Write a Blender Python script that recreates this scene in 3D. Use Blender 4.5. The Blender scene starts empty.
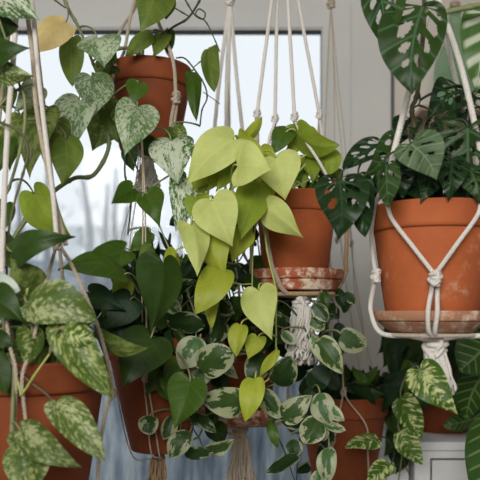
import bpy, math, random
from mathutils import Vector, Matrix, Quaternion
random.seed(7)
F = 700.0; HZ = 310.0; CZ = 1.5          # focal length in px (480 frame), horizon row, camera height
scene = bpy.context.scene
col = scene.collection
V = Vector

def at(x, y, Y):
    return V(((x - 240) / F * Y, Y, CZ + (HZ - y) / F * Y))

# ------------------------------------------------------------------ materials
def newmat(name):
    m = bpy.data.materials.new(name); m.use_nodes = True
    nt = m.node_tree; nt.nodes.clear()
    return m, nt
def N(nt, typ, **kw):
    n = nt.nodes.new(typ)
    for k, v in kw.items():
        if k in ('operation', 'blend_type', 'data_type', 'noise_dimensions', 'wave_type', 'bands_direction', 'uv_map', 'attribute_name', 'distribution', 'feature', 'vector_type'):
            setattr(n, k, v)
        else:
            n.inputs[k].default_value = v
    return n
def rgba(c): return (c[0], c[1], c[2], 1)
def math_(nt, op, a, b=None, c=None, clamp=False):
    n = nt.nodes.new('ShaderNodeMath'); n.operation = op; n.use_clamp = clamp
    for i, v in enumerate((a, b, c)):
        if v is None: continue
        if isinstance(v, (int, float)): n.inputs[i].default_value = v
        else: nt.links.new(v, n.inputs[i])
    return n.outputs[0]
def mix(nt, f, a, b):
    n = nt.nodes.new('ShaderNodeMixRGB')
    for i, v in enumerate((f, a, b)):
        if isinstance(v, (int, float)): n.inputs[i].default_value = v
        elif isinstance(v, tuple): n.inputs[i].default_value = rgba(v)
        else: nt.links.new(v, n.inputs[i])
    return n.outputs[0]
def step(nt, v, lo, hi):
    n = nt.nodes.new('ShaderNodeMapRange'); n.interpolation_type = 'SMOOTHSTEP'
    nt.links.new(v, n.inputs[0]); n.inputs[1].default_value = lo; n.inputs[2].default_value = hi
    return n.outputs[0]
def finish(nt, colour, rough=.5, bump=None, bstr=.3, bdist=.002, spec=.5, trans=0, tcol=None, sheen=0):
    p = nt.nodes.new('ShaderNodeBsdfPrincipled')
    if isinstance(colour, tuple): p.inputs['Base Color'].default_value = rgba(colour)
    else: nt.links.new(colour, p.inputs['Base Color'])
    if isinstance(rough, (int, float)): p.inputs['Roughness'].default_value = rough
    else: nt.links.new(rough, p.inputs['Roughness'])
    p.inputs['Specular IOR Level'].default_value = spec
    if sheen: p.inputs['Sheen Weight'].default_value = sheen
    if bump is not None:
        b = nt.nodes.new('ShaderNodeBump'); b.inputs['Strength'].default_value = bstr; b.inputs['Distance'].default_value = bdist
        nt.links.new(bump, b.inputs['Height']); nt.links.new(b.outputs[0], p.inputs['Normal'])
    out = nt.nodes.new('ShaderNodeOutputMaterial')
    if trans:
        t = nt.nodes.new('ShaderNodeBsdfTranslucent')
        src = tcol if tcol is not None else colour
        if isinstance(src, tuple): t.inputs[0].default_value = rgba(src)
        else: nt.links.new(src, t.inputs[0])
        ms = nt.nodes.new('ShaderNodeMixShader'); ms.inputs[0].default_value = trans
        nt.links.new(p.outputs[0], ms.inputs[1]); nt.links.new(t.outputs[0], ms.inputs[2])
        nt.links.new(ms.outputs[0], out.inputs[0])
    else:
        nt.links.new(p.outputs[0], out.inputs[0])

def leaf_coords(nt):
    uv = N(nt, 'ShaderNodeUVMap', uv_map='st'); sp = nt.nodes.new('ShaderNodeSeparateXYZ'); nt.links.new(uv.outputs[0], sp.inputs[0])
    s = math_(nt, 'SUBTRACT', sp.outputs[0], .5); s = math_(nt, 'MULTIPLY', s, 2.0)
    a = math_(nt, 'ABSOLUTE', s)
    oi = nt.nodes.new('ShaderNodeObjectInfo')
    return s, a, sp.outputs[1], oi.outputs['Random']
def leafnoise(nt, s, t, rnd, fs, ft, detail=3, seed=0, rough=.6):
    c = nt.nodes.new('ShaderNodeCombineXYZ')
    x = math_(nt, 'MULTIPLY_ADD', s, fs, seed); y = math_(nt, 'MULTIPLY', t, ft)
    z = math_(nt, 'MULTIPLY', rnd, 60.0)
    nt.links.new(x, c.inputs[0]); nt.links.new(y, c.inputs[1]); nt.links.new(z, c.inputs[2])
    n = nt.nodes.new('ShaderNodeTexNoise'); n.inputs['Scale'].default_value = 1; n.inputs['Detail'].default_value = detail; n.inputs['Roughness'].default_value = rough
    nt.links.new(c.outputs[0], n.inputs['Vector'])
    return n.outputs[0]
def veins(nt, a, t, k=8.0, w=.12):
    fr = math_(nt, 'FRACT', math_(nt, 'MULTIPLY', t, k))
    d = math_(nt, 'ABSOLUTE', math_(nt, 'SUBTRACT', fr, .5))
    v = step(nt, d, w, 0.0)
    v = math_(nt, 'MULTIPLY', v, step(nt, t, 1.0, .8))
    mid = step(nt, a, .07, .02)
    return math_(nt, 'MAXIMUM', v, mid)
def bright_var(nt, c, rnd, lo=.75, hi=1.15):
    m = nt.nodes.new('ShaderNodeMapRange'); nt.links.new(rnd, m.inputs[0]); m.inputs[3].default_value = lo; m.inputs[4].default_value = hi
    h = nt.nodes.new('ShaderNodeHueSaturation'); nt.links.new(c, h.inputs['Color']); nt.links.new(m.outputs[0], h.inputs['Value'])
    return h.outputs[0]

def mat_plain(name, c1, c2, vein=None, vw=.3, trans=.28, rough=.42, k=7.0, var=(.8, 1.12)):
    m, nt = newmat(name); s, a, t, r = leaf_coords(nt)
    n = leafnoise(nt, s, t, r, 1.2, 2.5)
    c = mix(nt, step(nt, n, .3, .7), c1, c2)
    vm = veins(nt, a, t, k)
    if vein: c = mix(nt, math_(nt, 'MULTIPLY', vm, vw), c, vein)
    c = bright_var(nt, c, r, *var)
    finish(nt, c, rough, vm, .15, .001, .2, trans)
    return m
def mat_marble(name, green, cream, lo=.48, hi=.6, trans=.3, ft=16, fs=2.2, rough=.42):
    m, nt = newmat(name); s, a, t, r = leaf_coords(nt)
    n = leafnoise(nt, s, t, r, fs, ft, 4, 0, .65)
    big = leafnoise(nt, s, t, r, 1.1, 1.6, 1, 31)
    v = math_(nt, 'ADD', math_(nt, 'MULTIPLY', n, .72), math_(nt, 'MULTIPLY', big, .36))
    f = step(nt, v, lo, hi)
    g2 = mix(nt, leafnoise(nt, s, t, r, 2, 5, 2, 77), tuple(x * .6 for x in green), tuple(min(1, x * 1.5) for x in green))
    c = mix(nt, f, g2, cream)
    c = bright_var(nt, c, r, .85, 1.1)
    finish(nt, c, rough, n, .1, .001, .25, trans)
    return m
def mat_margin(name, green, cream, edge=.62, trans=.25):
    m, nt = newmat(name); s, a, t, r = leaf_coords(nt)
    n = leafnoise(nt, s, t, r, 1.6, 4.5, 4, 5, .62)
    te = math_(nt, 'MULTIPLY', math_(nt, 'ABSOLUTE', math_(nt, 'SUBTRACT', t, .5)), 1.6)
    d = math_(nt, 'MAXIMUM', a, te)
    d = math_(nt, 'ADD', d, math_(nt, 'MULTIPLY', math_(nt, 'SUBTRACT', n, .5), 2.4))
    f = step(nt, d, edge - .03, edge + .05)
    g = mix(nt, leafnoise(nt, s, t, r, 3, 5, 2, 9), tuple(x * .6 for x in green), tuple(x * 1.7 for x in green))
    c = mix(nt, f, g, cream)
    c = bright_var(nt, c, r, .75, 1.1)
    finish(nt, c, .42, n, .1, .001, .28, trans)
    return m
def mat_stripe(name, green, pale, k=9, w=.13, amt=.55, trans=.2):
    m, nt = newmat(name); s, a, t, r = leaf_coords(nt)
    fr = math_(nt, 'FRACT', math_(nt, 'MULTIPLY', t, float(k)))
    d = math_(nt, 'ABSOLUTE', math_(nt, 'SUBTRACT', fr, .5))
    v = step(nt, d, w, w * .3)
    v = math_(nt, 'MULTIPLY', v, step(nt, a, 1.0, .75))
    v = math_(nt, 'MAXIMUM', v, step(nt, a, .1, .04))
    n = leafnoise(nt, s, t, r, 2, 4)
    c = mix(nt, n, tuple(x * .6 for x in green), tuple(x * 1.4 for x in green))
    c = mix(nt, math_(nt, 'MULTIPLY', v, amt), c, pale)
    finish(nt, c, .4, v, .2, .001, .3, trans)
    return m

M = {}
M['marble']   = mat_marble('marble_leaf', (.075, .125, .022), (.42, .46, .22), .50, .64, ft=22, fs=4)
M['marblew']  = mat_marble('white_marble_leaf', (.07, .15, .045), (.60, .66, .48), .50, .57, ft=24, fs=8)
M['marbleg']  = mat_marble('silvery_marble_leaf', (.12, .21, .075), (.46, .53, .36), .47, .60, ft=28, fs=7)
M['marblegr'] = mat_marble('green_marble_leaf', (.065, .115, .018), (.34, .38, .13), .52, .64, ft=24, fs=4)
M['creamgreen'] = mat_marble('cream_streaked_leaf', (.06, .135, .015), (.60, .64, .28), .54, .61, ft=22, fs=1.5)
M['olive']    = mat_plain('olive_leaf', (.10, .16, .025), (.17, .23, .04), (.25, .32, .1), .25, .42)
M['olive2']   = mat_marble('olive_speckled_leaf', (.10, .15, .03), (.24, .30, .08), .5, .6, .42, ft=12)
M['green']    = mat_plain('mid_green_leaf', (.040, .088, .008), (.065, .12, .012), (.1, .2, .06), .2, .22)
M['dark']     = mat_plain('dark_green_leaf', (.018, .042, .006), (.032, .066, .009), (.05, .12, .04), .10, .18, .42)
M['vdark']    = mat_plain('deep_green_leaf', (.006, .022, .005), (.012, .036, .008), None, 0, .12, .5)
M['neon']     = mat_plain('chartreuse_leaf', (.45, .51, .15), (.54, .59, .20), (.66, .69, .24), .18, .32, .5, var=(.88, 1.1))
M['neond']    = mat_plain('lime_leaf', (.34, .40, .035), (.43, .48, .06), (.5, .55, .12), .18, .38, .42)
M['neong']    = mat_plain('lime_green_leaf', (.20, .28, .025), (.28, .37, .04), (.3, .4, .1), .18, .38, .42)
M['tan']      = mat_plain('yellowed_leaf', (.60, .45, .17), (.68, .55, .27), (.5, .38, .14), .3, .3, .6)
M['glareleaf'] = mat_plain('glare_leaf', (.42, .48, .42), (.52, .58, .5), None, 0, .2, .3)  # pale grey glare on a leaf, painted as its colour
M['margin']   = mat_margin('cream_margined_leaf', (.036, .075, .016), (.37, .40, .23), .66)
M['margin2']  = mat_margin('dark_centred_leaf', (.018, .045, .010), (.28, .31, .17), .84)
M['marginw']  = mat_margin('mostly_cream_leaf', (.07, .15, .05), (.44, .47, .29), .5)
M['monstera'] = mat_plain('monstera_leaf', (.016, .040, .008), (.032, .066, .013), (.10, .19, .10), .5, .22, .38, 7)
M['monsterad']= mat_plain('dark_monstera_leaf', (.007, .022, .006), (.014, .036, .009), (.05, .1, .05), .4, .12, .32, 7)
M['monsterap']= mat_plain('grey_green_monstera_leaf', (.055, .10, .04), (.08, .13, .052), (.22, .31, .18), .6, .18, .45, 8)
M['calathea'] = mat_stripe('striped_leaf', (.03, .085, .012), (.26, .34, .12))
M['varieg']   = mat_stripe('cream_variegated_leaf', (.07, .15, .035), (.55, .6, .45), 7, .3, .9, .35)

def mat_simple(name, c, rough=.6, nscale=None, c2=None, bstr=.2, trans=0, spec=.4, stretch=(1, 1, 1), sheen=0, bdist=.002):
    m, nt = newmat(name)
    if nscale:
        tc = nt.nodes.new('ShaderNodeTexCoord'); mp = nt.nodes.new('ShaderNodeMapping'); mp.inputs['Scale'].default_value = stretch
        nt.links.new(tc.outputs['Object'], mp.inputs[0])
        n = nt.nodes.new('ShaderNodeTexNoise'); n.inputs['Scale'].default_value = nscale; n.inputs['Detail'].default_value = 5
        nt.links.new(mp.outputs[0], n.inputs['Vector'])
        cc = mix(nt, step(nt, n.outputs[0], .3, .7), c, c2 or c)
        finish(nt, cc, rough, n.outputs[0], bstr, bdist, spec, trans, sheen=sheen)
    else:
        finish(nt, c, rough, spec=spec, trans=trans, sheen=sheen)
    return m
M['vine']   = mat_simple('green_vine', (.15, .19, .07), .55, 60, (.21, .21, .10))
M['vinelime'] = mat_simple('lime_vine', (.28, .34, .07), .5, 60, (.34, .38, .1))
M['vinebrown'] = mat_simple('brown_vine', (.07, .06, .03), .7, 60, (.12, .11, .05))
M['vinedark'] = mat_simple('dark_vine', (.02, .035, .02), .6, 60, (.04, .05, .025))
M['cotton'] = mat_simple('white_cotton', (.86, .82, .76), .9, 400, (.74, .70, .64), .4, .28, .2, sheen=.3, bdist=.001)
M['cottonold'] = mat_simple('aged_cotton', (.56, .47, .36), .9, 300, (.44, .36, .27), .4, .2, .2, sheen=.3, bdist=.001)
M['jute']   = mat_simple('tan_cord', (.42, .29, .17), .9, 300, (.30, .20, .11), .4, 0, .2, bdist=.001)
M['soil']   = mat_simple('potting_soil', (.022, .015, .010), .95, 120, (.05, .035, .022), .8, bdist=.006)

def mat_terra(name, base, dark, lime, amt_lo, amt_hi, scale=9):
    m, nt = newmat(name)
    tc = nt.nodes.new('ShaderNodeTexCoord'); oi = nt.nodes.new('ShaderNodeObjectInfo')
    va = nt.nodes.new('ShaderNodeVectorMath'); va.operation = 'ADD'
    cb = nt.nodes.new('ShaderNodeCombineXYZ'); nt.links.new(math_(nt, 'MULTIPLY', oi.outputs['Random'], 20.), cb.inputs[0])
    nt.links.new(tc.outputs['Object'], va.inputs[0]); nt.links.new(cb.outputs[0], va.inputs[1])
    def noise(sc, det, ro=.6):
        n = nt.nodes.new('ShaderNodeTexNoise'); n.inputs['Scale'].default_value = sc; n.inputs['Detail'].default_value = det; n.inputs['Roughness'].default_value = ro
        nt.links.new(va.outputs[0], n.inputs['Vector']); return n.outputs[0]
    n1 = noise(8, 4); n2 = noise(scale, 7, .72); n3 = noise(140, 2); n4 = noise(55, 4, .7)
    c = mix(nt, step(nt, n1, .3, .7), dark, base)
    c = mix(nt, math_(nt, 'MULTIPLY', n4, .35), c, tuple(min(1, x * 1.5) for x in base))
    f = math_(nt, 'MULTIPLY', step(nt, n2, amt_lo, amt_hi), step(nt, n4, .42, .62))
    c = mix(nt, f, c, lime)
    finish(nt, c, .78, n3, .25, .001, .35)
    return m
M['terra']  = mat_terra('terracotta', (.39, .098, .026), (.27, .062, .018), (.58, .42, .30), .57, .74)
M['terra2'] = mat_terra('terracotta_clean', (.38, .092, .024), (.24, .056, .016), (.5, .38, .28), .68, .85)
M['terrashade'] = mat_terra('terracotta_shaded', (.20, .045, .010), (.12, .026, .007), (.4, .3, .2), .66, .85)  # darkened terracotta copy: the shade on these pots is put into the colour
M['saucer'] = mat_terra('flaking_saucer', (.36, .085, .035), (.27, .07, .03), (.66, .55, .42), .40, .52, 16)
M['saucerw']= mat_terra('weathered_saucer', (.34, .16, .09), (.22, .10, .06), (.62, .50, .38), .44, .62, 12)

M['wall']   = mat_simple('painted_wall', (.61, .60, .575), .85, 3, (.57, .56, .535), .05)
M['wallw']  = mat_simple('warm_panel', (.56, .52, .46), .8, 3, (.52, .48, .42), .05)
M['white']  = mat_simple('white_paint', (.80, .80, .80), .5, 5, (.76, .76, .76), .03)
M['frame']  = mat_simple('window_frame_paint', (.58, .58, .56), .5, 5, (.54, .54, .52), .03)
M['gasket'] = mat_simple('black_gasket', (.012, .012, .014), .6)
M['seam']   = mat_simple('dark_grey_seam', (.10, .10, .11), .7)  # dark grey for the wall joint and the house windows
M['ceil']   = mat_simple('ceiling_paint', (.62, .60, .56), .9, 4, (.6, .58, .55), .03)
M['floorw'] = mat_simple('oak_floor', (.20, .17, .14), .5, 6, (.26, .22, .18), .1, stretch=(1, 12, 1))
M['wood']   = mat_simple('pale_wood', (.36, .27, .18), .55, 20, (.28, .2, .13), .1, stretch=(1, 8, 8))
M['metal']  = mat_simple('brass_hook', (.4, .33, .2), .35)
M['knob']   = mat_simple('black_knob', (.015, .015, .017), .35)
M['bark']   = mat_simple('tree_bark', (.20, .21, .23), .9, 4, (.32, .33, .35), .5, stretch=(3, 3, .6))
M['snow']   = mat_simple('snowy_ground', (.74, .77, .80), .9, 1, (.6, .62, .62), .2)
M['house']  = mat_simple('grey_siding', (.42, .46, .5), .8, 2, (.5, .54, .58), .1, stretch=(.3, .3, 9))

def mat_curtain():
    m, nt = newmat('pale_blue_cloth')
    tc = nt.nodes.new('ShaderNodeTexCoord'); mp = nt.nodes.new('ShaderNodeMapping'); mp.inputs['Scale'].default_value = (46, 1, 7)
    nt.links.new(tc.outputs['Object'], mp.inputs[0])
    n = nt.nodes.new('ShaderNodeTexNoise'); n.inputs['Scale'].default_value = 1; n.inputs['Detail'].default_value = 5; n.inputs['Roughness'].default_value = .65
    nt.links.new(mp.outputs[0], n.inputs['Vector'])
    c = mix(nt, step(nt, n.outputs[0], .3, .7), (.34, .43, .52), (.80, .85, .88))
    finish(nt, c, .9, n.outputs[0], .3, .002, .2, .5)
    return m
M['curtain'] = mat_curtain()
def mat_glass():
    m, nt = newmat('window_glass')
    t = nt.nodes.new('ShaderNodeBsdfTransparent'); t.inputs[0].default_value = (.96, .975, .98, 1)
    g = nt.nodes.new('ShaderNodeBsdfGlossy'); g.inputs['Roughness'].default_value = .02
    ms = nt.nodes.new('ShaderNodeMixShader'); ms.inputs[0].default_value = .006
    o = nt.nodes.new('ShaderNodeOutputMaterial')
    nt.links.new(t.outputs[0], ms.inputs[1]); nt.links.new(g.outputs[0], ms.inputs[2]); nt.links.new(ms.outputs[0], o.inputs[0])
    return m
M['glass'] = mat_glass()
def mat_green_glass():
    m, nt = newmat('green_bottle_glass')
    t = nt.nodes.new('ShaderNodeBsdfTransparent'); t.inputs[0].default_value = (.66, .82, .68, 1)
    g = nt.nodes.new('ShaderNodeBsdfPrincipled'); g.inputs['Base Color'].default_value = (.30, .42, .30, 1); g.inputs['Roughness'].default_value = .12
    ms = nt.nodes.new('ShaderNodeMixShader')
    lw = nt.nodes.new('ShaderNodeLayerWeight'); lw.inputs[0].default_value = .35
    f = math_(nt, 'MULTIPLY_ADD', lw.outputs['Facing'], .55, .1)
    nt.links.new(f, ms.inputs[0])
    o = nt.nodes.new('ShaderNodeOutputMaterial')
    nt.links.new(t.outputs[0], ms.inputs[1]); nt.links.new(g.outputs[0], ms.inputs[2]); nt.links.new(ms.outputs[0], o.inputs[0])
    return m
M['greenglass'] = mat_green_glass()

# ------------------------------------------------------------------ object helpers
def link(name, me, mat, parent=None):
    if mat is not None: me.materials.append(mat)
    o = bpy.data.objects.new(name, me); col.objects.link(o)
    if parent is not None: o.parent = parent
    return o
def thing(name, label, cat, loc=(0, 0, 0), group=None):
    o = bpy.data.objects.new(name, None); col.objects.link(o); o.location = loc
    o.empty_display_size = .03
    o['label'] = label; o['category'] = cat
    if group: o['group'] = group
    return o
def tag(o, label, cat, group=None):
    o['label'] = label; o['category'] = cat
    if group: o['group'] = group
    return o

class MB:
    def __init__(s): s.v = []; s.f = []; s.smooth = True
    def box(s, x0, x1, y0, y1, z0, z1):
        b = len(s.v)
        s.v += [(x, y, z) for z in (z0, z1) for y in (y0, y1) for x in (x0, x1)]
        for q in ((0, 2, 3, 1), (4, 5, 7, 6), (0, 1, 5, 4), (2, 6, 7, 3), (0, 4, 6, 2), (1, 3, 7, 5)): s.f.append(tuple(b + i for i in q))
        return s
    def tube(s, pts, r, n=8, caps=True):
        if not isinstance(r, (list, tuple)): r = [r] * len(pts)
        b = len(s.v); prev = None
        for i, p in enumerate(pts):
            d = (pts[min(i + 1, len(pts) - 1)] - pts[max(i - 1, 0)])
            d = d.normalized() if d.length > 1e-9 else V((0, 0, 1))
            if prev is None:
                u = d.orthogonal().normalized()
            else:
                u = prev - d * prev.dot(d); u = u.normalized() if u.length > 1e-6 else d.orthogonal().normalized()
            prev = u; w = d.cross(u)
            for k in range(n):
                a = 2 * math.pi * k / n
                s.v.append(tuple(p + (u * math.cos(a) + w * math.sin(a)) * r[i]))
        for i in range(len(pts) - 1):
            for k in range(n):
                s.f.append((b + i * n + k, b + i * n + (k + 1) % n, b + (i + 1) * n + (k + 1) % n, b + (i + 1) * n + k))
        if caps:
            s.f.append(tuple(b + k for k in reversed(range(n)))); e = b + (len(pts) - 1) * n
            s.f.append(tuple(e + k for k in range(n)))
        return s
    def rope(s, pts, r, strands=3, pitch=7, n=5):
        fine = strands == 3 and r >= .0028
        if fine: strands = 5; pitch = 5.5
        pts = resample(pts, r * pitch / 8)
        prev = None; fr = []; L = 0
        for i, p in enumerate(pts):
            d = (pts[min(i + 1, len(pts) - 1)] - pts[max(i - 1, 0)]).normalized()
            u = d.orthogonal().normalized() if prev is None else (prev - d * prev.dot(d)).normalized()
            prev = u
            if i: L += (p - pts[i - 1]).length
            fr.append((p, u, d.cross(u), L))
        for k in range(strands):
            q = []
            for p, u, w, l in fr:
                a = 2 * math.pi * (k / strands + l / (r * pitch))
                q.append(p + (u * math.cos(a) + w * math.sin(a)) * r * (.6 if fine else .5))
            s.tube(q, r * (.40 if fine else .56), n)
        return s
    def lathe(s, prof, n=48, c=(0, 0, 0)):
        b = len(s.v); m = len(prof)
        for k in range(n):
            a = 2 * math.pi * k / n
            for r, z in prof: s.v.append((c[0] + r * math.cos(a), c[1] + r * math.sin(a), c[2] + z))
        for k in range(n):
            for i in range(m - 1):
                a0 = b + k * m + i; a1 = b + ((k + 1) % n) * m + i
                s.f.append((a0, a1, a1 + 1, a0 + 1))
        return s
    def build(s, name, mat, parent=None, smooth=True, angle=None):
        me = bpy.data.meshes.new(name)
        org = parent.matrix_world.translation if False else None
        off = V((0, 0, 0))
        if parent is not None:
            q = parent
            while q is not None: off += q.location; q = q.parent
        me.from_pydata([tuple(V(p) - off) for p in s.v], [], s.f)
        me.validate()
        if smooth:
            me.polygons.foreach_set('use_smooth', [True] * len(me.polygons))
        o = link(name, me, mat, parent)
        if smooth and angle:
            me.set_sharp_from_angle(angle=math.radians(angle))
        return o

def catmull(P, n=8):
    if len(P) < 3:
        return [P[0].lerp(P[-1], i / (n * 1.0)) for i in range(n + 1)]
    Q = [P[0] * 2 - P[1]] + list(P) + [P[-1] * 2 - P[-2]]
    out = []
    for i in range(1, len(Q) - 2):
        a, b, c, d = Q[i - 1:i + 3]
        for k in range(n):
            t = k / n
            out.append(.5 * ((2 * b) + (c - a) * t + (2 * a - 5 * b + 4 * c - d) * t * t + (3 * b - a - 3 * c + d) * t ** 3))
    out.append(P[-1]); return out
def resample(P, step_):
    out = [P[0].copy()]; need = step_
    for i in range(1, len(P)):
        a, b = P[i - 1], P[i]; L = (b - a).length; pos = 0
        while L - pos >= need and L > 0:
            pos += need; out.append(a.lerp(b, pos / L)); need = step_
        need -= (L - pos)
    out.append(P[-1].copy()); return out
def path(px, Y=None, n=8):
    """list of (x, y[, Y]) -> smooth 3D polyline"""
    return catmull([at(p[0], p[1], p[2] if len(p) > 2 else Y) for p in px], n)

# ------------------------------------------------------------------ leaves
OUT = {
 'heart': [(0, 0), (.09, -.10), (.23, -.155), (.38, -.115), (.48, .01), (.50, .16), (.465, .33), (.375, .50), (.255, .66), (.135, .81), (.05, .92), (0, 1)],
 'long':  [(0, 0), (.12, -.045), (.28, -.05), (.41, .04), (.485, .17), (.50, .32), (.46, .48), (.37, .64), (.25, .78), (.12, .91), (.04, .97), (0, 1)],
 'oval':  [(0, 0), (.14, .01), (.28, .06), (.40, .16), (.475, .29), (.50, .44), (.475, .58), (.40, .71), (.285, .83), (.16, .92), (.06, .975), (0, 1)],
 'round': [(0, 0), (.17, -.02), (.32, .03), (.44, .15), (.50, .32), (.495, .50), (.45, .67), (.36, .81), (.25, .91), (.13, .97), (.05, .99), (0, 1)],
 'blade': [(0, 0), (.2, .03), (.36, .10), (.45, .19), (.49, .29), (.50, .40), (.48, .52), (.42, .64), (.32, .76), (.2, .87), (.08, .96), (0, 1)],
}
def outline(kind, n):
    P = [V((x, y, 0)) for x, y in OUT[kind]]
    C = catmull(P, 6); L = [0]
    for i in range(1, len(C)): L.append(L[-1] + (C[i] - C[i - 1]).length)
    out = []; j = 0
    for i in range(n + 1):
        d = L[-1] * i / n
        while j < len(C) - 2 and L[j + 1] < d: j += 1
        f = (d - L[j]) / max(1e-9, L[j + 1] - L[j]); out.append(C[j].lerp(C[j + 1], max(0, min(1, f))))
    return out
def inhole(t, s, side, holes):
    for (tc, sc, rt, rs, sl, sd) in holes:
        if sd is not None and sd != side: continue
        dt = t - (tc + sl * (s - sc)); ds = s - sc
        if (dt / rt) ** 2 + (ds / rs) ** 2 < 1: return True
    return False
def leaf_mesh(kind, L, W, fold=.18, arch=.12, wave=.03, droop=0, rows=18, cols=5, holes=None, seed=0, quilt=.012):
    rnd = random.Random(seed)
    if holes: rows, cols = 72, 20
    o = outline(kind, rows); vs = []; uv = []; faces = []; idx = {}
    ph = [rnd.uniform(0, 6.28) for _ in range(4)]
    asym = rnd.uniform(-.12, .12); bend = rnd.uniform(-.11, .11); lob = rnd.uniform(-.05, .05)
    for side in (1, -1):
        for i in range(rows + 1):
            t = i / rows; ox, oy = o[i].x, o[i].y
            ym = 1.0 if i == rows else max(ym_prev, oy - .5 * ox, 0.0) if i else 0.0
            ym_prev = ym
            for j in range(cols + 1):
                if j == 0 and side == -1: idx[(side, i, 0)] = idx[(1, i, 0)]; continue
                s = j / cols
                x = side * ox * s * (1 + asym * side)
                y = ym + (oy - ym) * (s ** 1.15)
                x += bend * math.sin(math.pi * max(0, min(1, y))); y += lob * side * s * max(0, 1 - t * 2)
                z = arch * 4 * max(0, y) * (1 - y) * L + fold * ox * s * W * (1 - .9 * ox * s) \
                    + wave * L * s * s * math.sin(ph[0 if side > 0 else 1] + t * 9) \
                    + quilt * L * math.cos(2 * math.pi * 7 * t) * s * (1 - s) * 2.5 - droop * L * (y ** 2)
                if y < 0: z += y * L * .25
                # fold > 0 lifts the sides towards the viewer side (a shallow V along the midrib)
                idx[(side, i, j)] = len(vs); vs.append((x * W, y * L, z)); uv.append((.5 + .5 * side * s, t))
        for i in range(rows):
            for j in range(cols):
                if holes and inhole((i + .5) / rows, (j + .5) / cols, side, holes): continue
                q = [idx[(side, i, j)], idx[(side, i, j + 1)], idx[(side, i + 1, j + 1)], idx[(side, i + 1, j)]]
                if side < 0: q.reverse()
                faces.append(q)
    me = bpy.data.meshes.new('leaf')
    me.from_pydata(vs, [], faces)
    me.polygons.foreach_set('use_smooth', [True] * len(me.polygons))
    lay = me.uv_layers.new(name='st')
    for lp in me.loops: lay.data[lp.index].uv = uv[lp.vertex_index]
    return me
def monstera_holes(seed, n=5, edge=False):
    r = random.Random(seed); H = []
    for side in (1, -1):
        for k in range(n):
            t = .20 + .62 * k / n + r.uniform(-.02, .02)
            H.append((t, .42 + r.uniform(-.06, .06), .036 + r.uniform(-.008, .008), .24 + r.uniform(-.05, .04), .02, side))
            if r.random() < .5: H.append((t + .055, .2, .018, .08, 0, side))
            if edge and k in (1, 2, 3): H.append((t, .85, .03, .4, .02, side))
    return H

LEAFN = [0]
SEMI = {}
class Plant:
    def __init__(s, name, label, cat, crown, base, Y, vine='vine', petr=.0013):
        s.root = thing(name, label, cat, base); s.crown = at(*crown); s.pts = [s.crown]; s.vine = M[vine]; s.petr = petr; s.Y = Y
    def stem(s, px, Y=None, r=.002, r2=None, mat=None, name='vine', nodes=True):
        P = path(px, Y if Y else s.Y)
        n = len(P); r2 = r2 if r2 else r * .75
        R = [r + (r2 - r) * i / (n - 1) for i in range(n)]
        if nodes:
            for i in range(4, n, 9): R[i] *= 1.35
        mb = MB().tube(P, R, 8)
        s.pts += P[::3]
        return mb.build(name, M[mat] if mat else s.vine, s.root)
    def leaf(s, bx, by, tx, ty, w, mat, kind='heart', Y=None, dY=None, roll=None, fold=None, arch=None, holes=None, pet=True, petend=None, wave=.04, mesh=None, droop=0):
        LEAFN[0] += 1; sd = LEAFN[0]; r = random.Random(sd * 13 + 5)
        Y = Y if Y else s.Y
        B = at(bx, by, Y)
        Lp = math.hypot(tx - bx, ty - by) / F * Y
        if dY is None: dY = -Lp * r.uniform(.1, .45)
        T = at(tx, ty, Y + dY); a = T - B; L = a.length; a.normalize()
        v = (B - V((0, 0, CZ))).normalized()
        n0 = -(v - a * v.dot(a)); n0.normalize()
        if roll is None: roll = r.uniform(-28, 28)
        q = Quaternion(a, math.radians(roll)); n = q @ n0; side = a.cross(n)
        W = w / F * Y / max(.25, math.cos(math.radians(roll)))
        fold = r.uniform(-.5, .05) if fold is None else fold
        arch = r.uniform(.0, .2) if arch is None else arch
        me = leaf_mesh(kind, L, W, fold, arch, wave, droop, holes=holes, seed=sd)
        o = link('leaf', me, M[mat], s.root)
        X = side; Z = n
        m = Matrix(((X.x, a.x, Z.x, 0), (X.y, a.y, Z.y, 0), (X.z, a.z, Z.z, 0), (0, 0, 0, 1)))
        o.matrix_local = Matrix.Translation(B - s.root.location) @ m
        if pet:
            E = at(*petend) if petend else min(s.pts, key=lambda p: (p - B).length)
            D = (E - B).length
            if D > .003:
                ln = min(D, L * .9) * .5
                c1 = B - a * ln * .5 + V((0, 0, ln * .35)); c2 = E.lerp(B, .25) + V((0, 0, D * .12))
                pts = []
                for i in range(13):
                    t = i / 12
                    pts.append(B * (1 - t) ** 3 + c1 * 3 * t * (1 - t) ** 2 + c2 * 3 * t * t * (1 - t) + E * t ** 3)
                im = m.inverted()
                loc = [im @ (p - B) for p in pts]
                loc[0] = V((0, 0, 0))
                mb = MB().tube(loc, [s.petr * (1 + .4 * i / 12) for i in range(13)], 6)
                pm = bpy.data.meshes.new('petiole'); pm.from_pydata(mb.v, [], mb.f); pm.polygons.foreach_set('use_smooth', [True] * len(pm.polygons))
                po = link('petiole', pm, s.vine, o)
        return o
    def fill(s, n, x0, x1, y0, y1, Y0, Y1, size, mats, kind='heart', aspect=.8, ang=(40, 140), holes=None, seed=0):
        """individual leaves of the denser growth, hanging at random angles"""
        r = random.Random(seed + 99)
        for _ in range(n):
            x = r.uniform(x0, x1); y = r.uniform(y0, y1); Y = r.uniform(Y0, Y1)
            L = r.uniform(*size); a = math.radians(r.uniform(*ang))
            s.leaf(x, y, x + L * math.cos(a), y + L * math.sin(a), L * aspect * r.uniform(.7, 1.1), r.choice(mats), kind, Y,
                   roll=r.uniform(-45, 45), pet=r.random() < .6, holes=holes)

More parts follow.
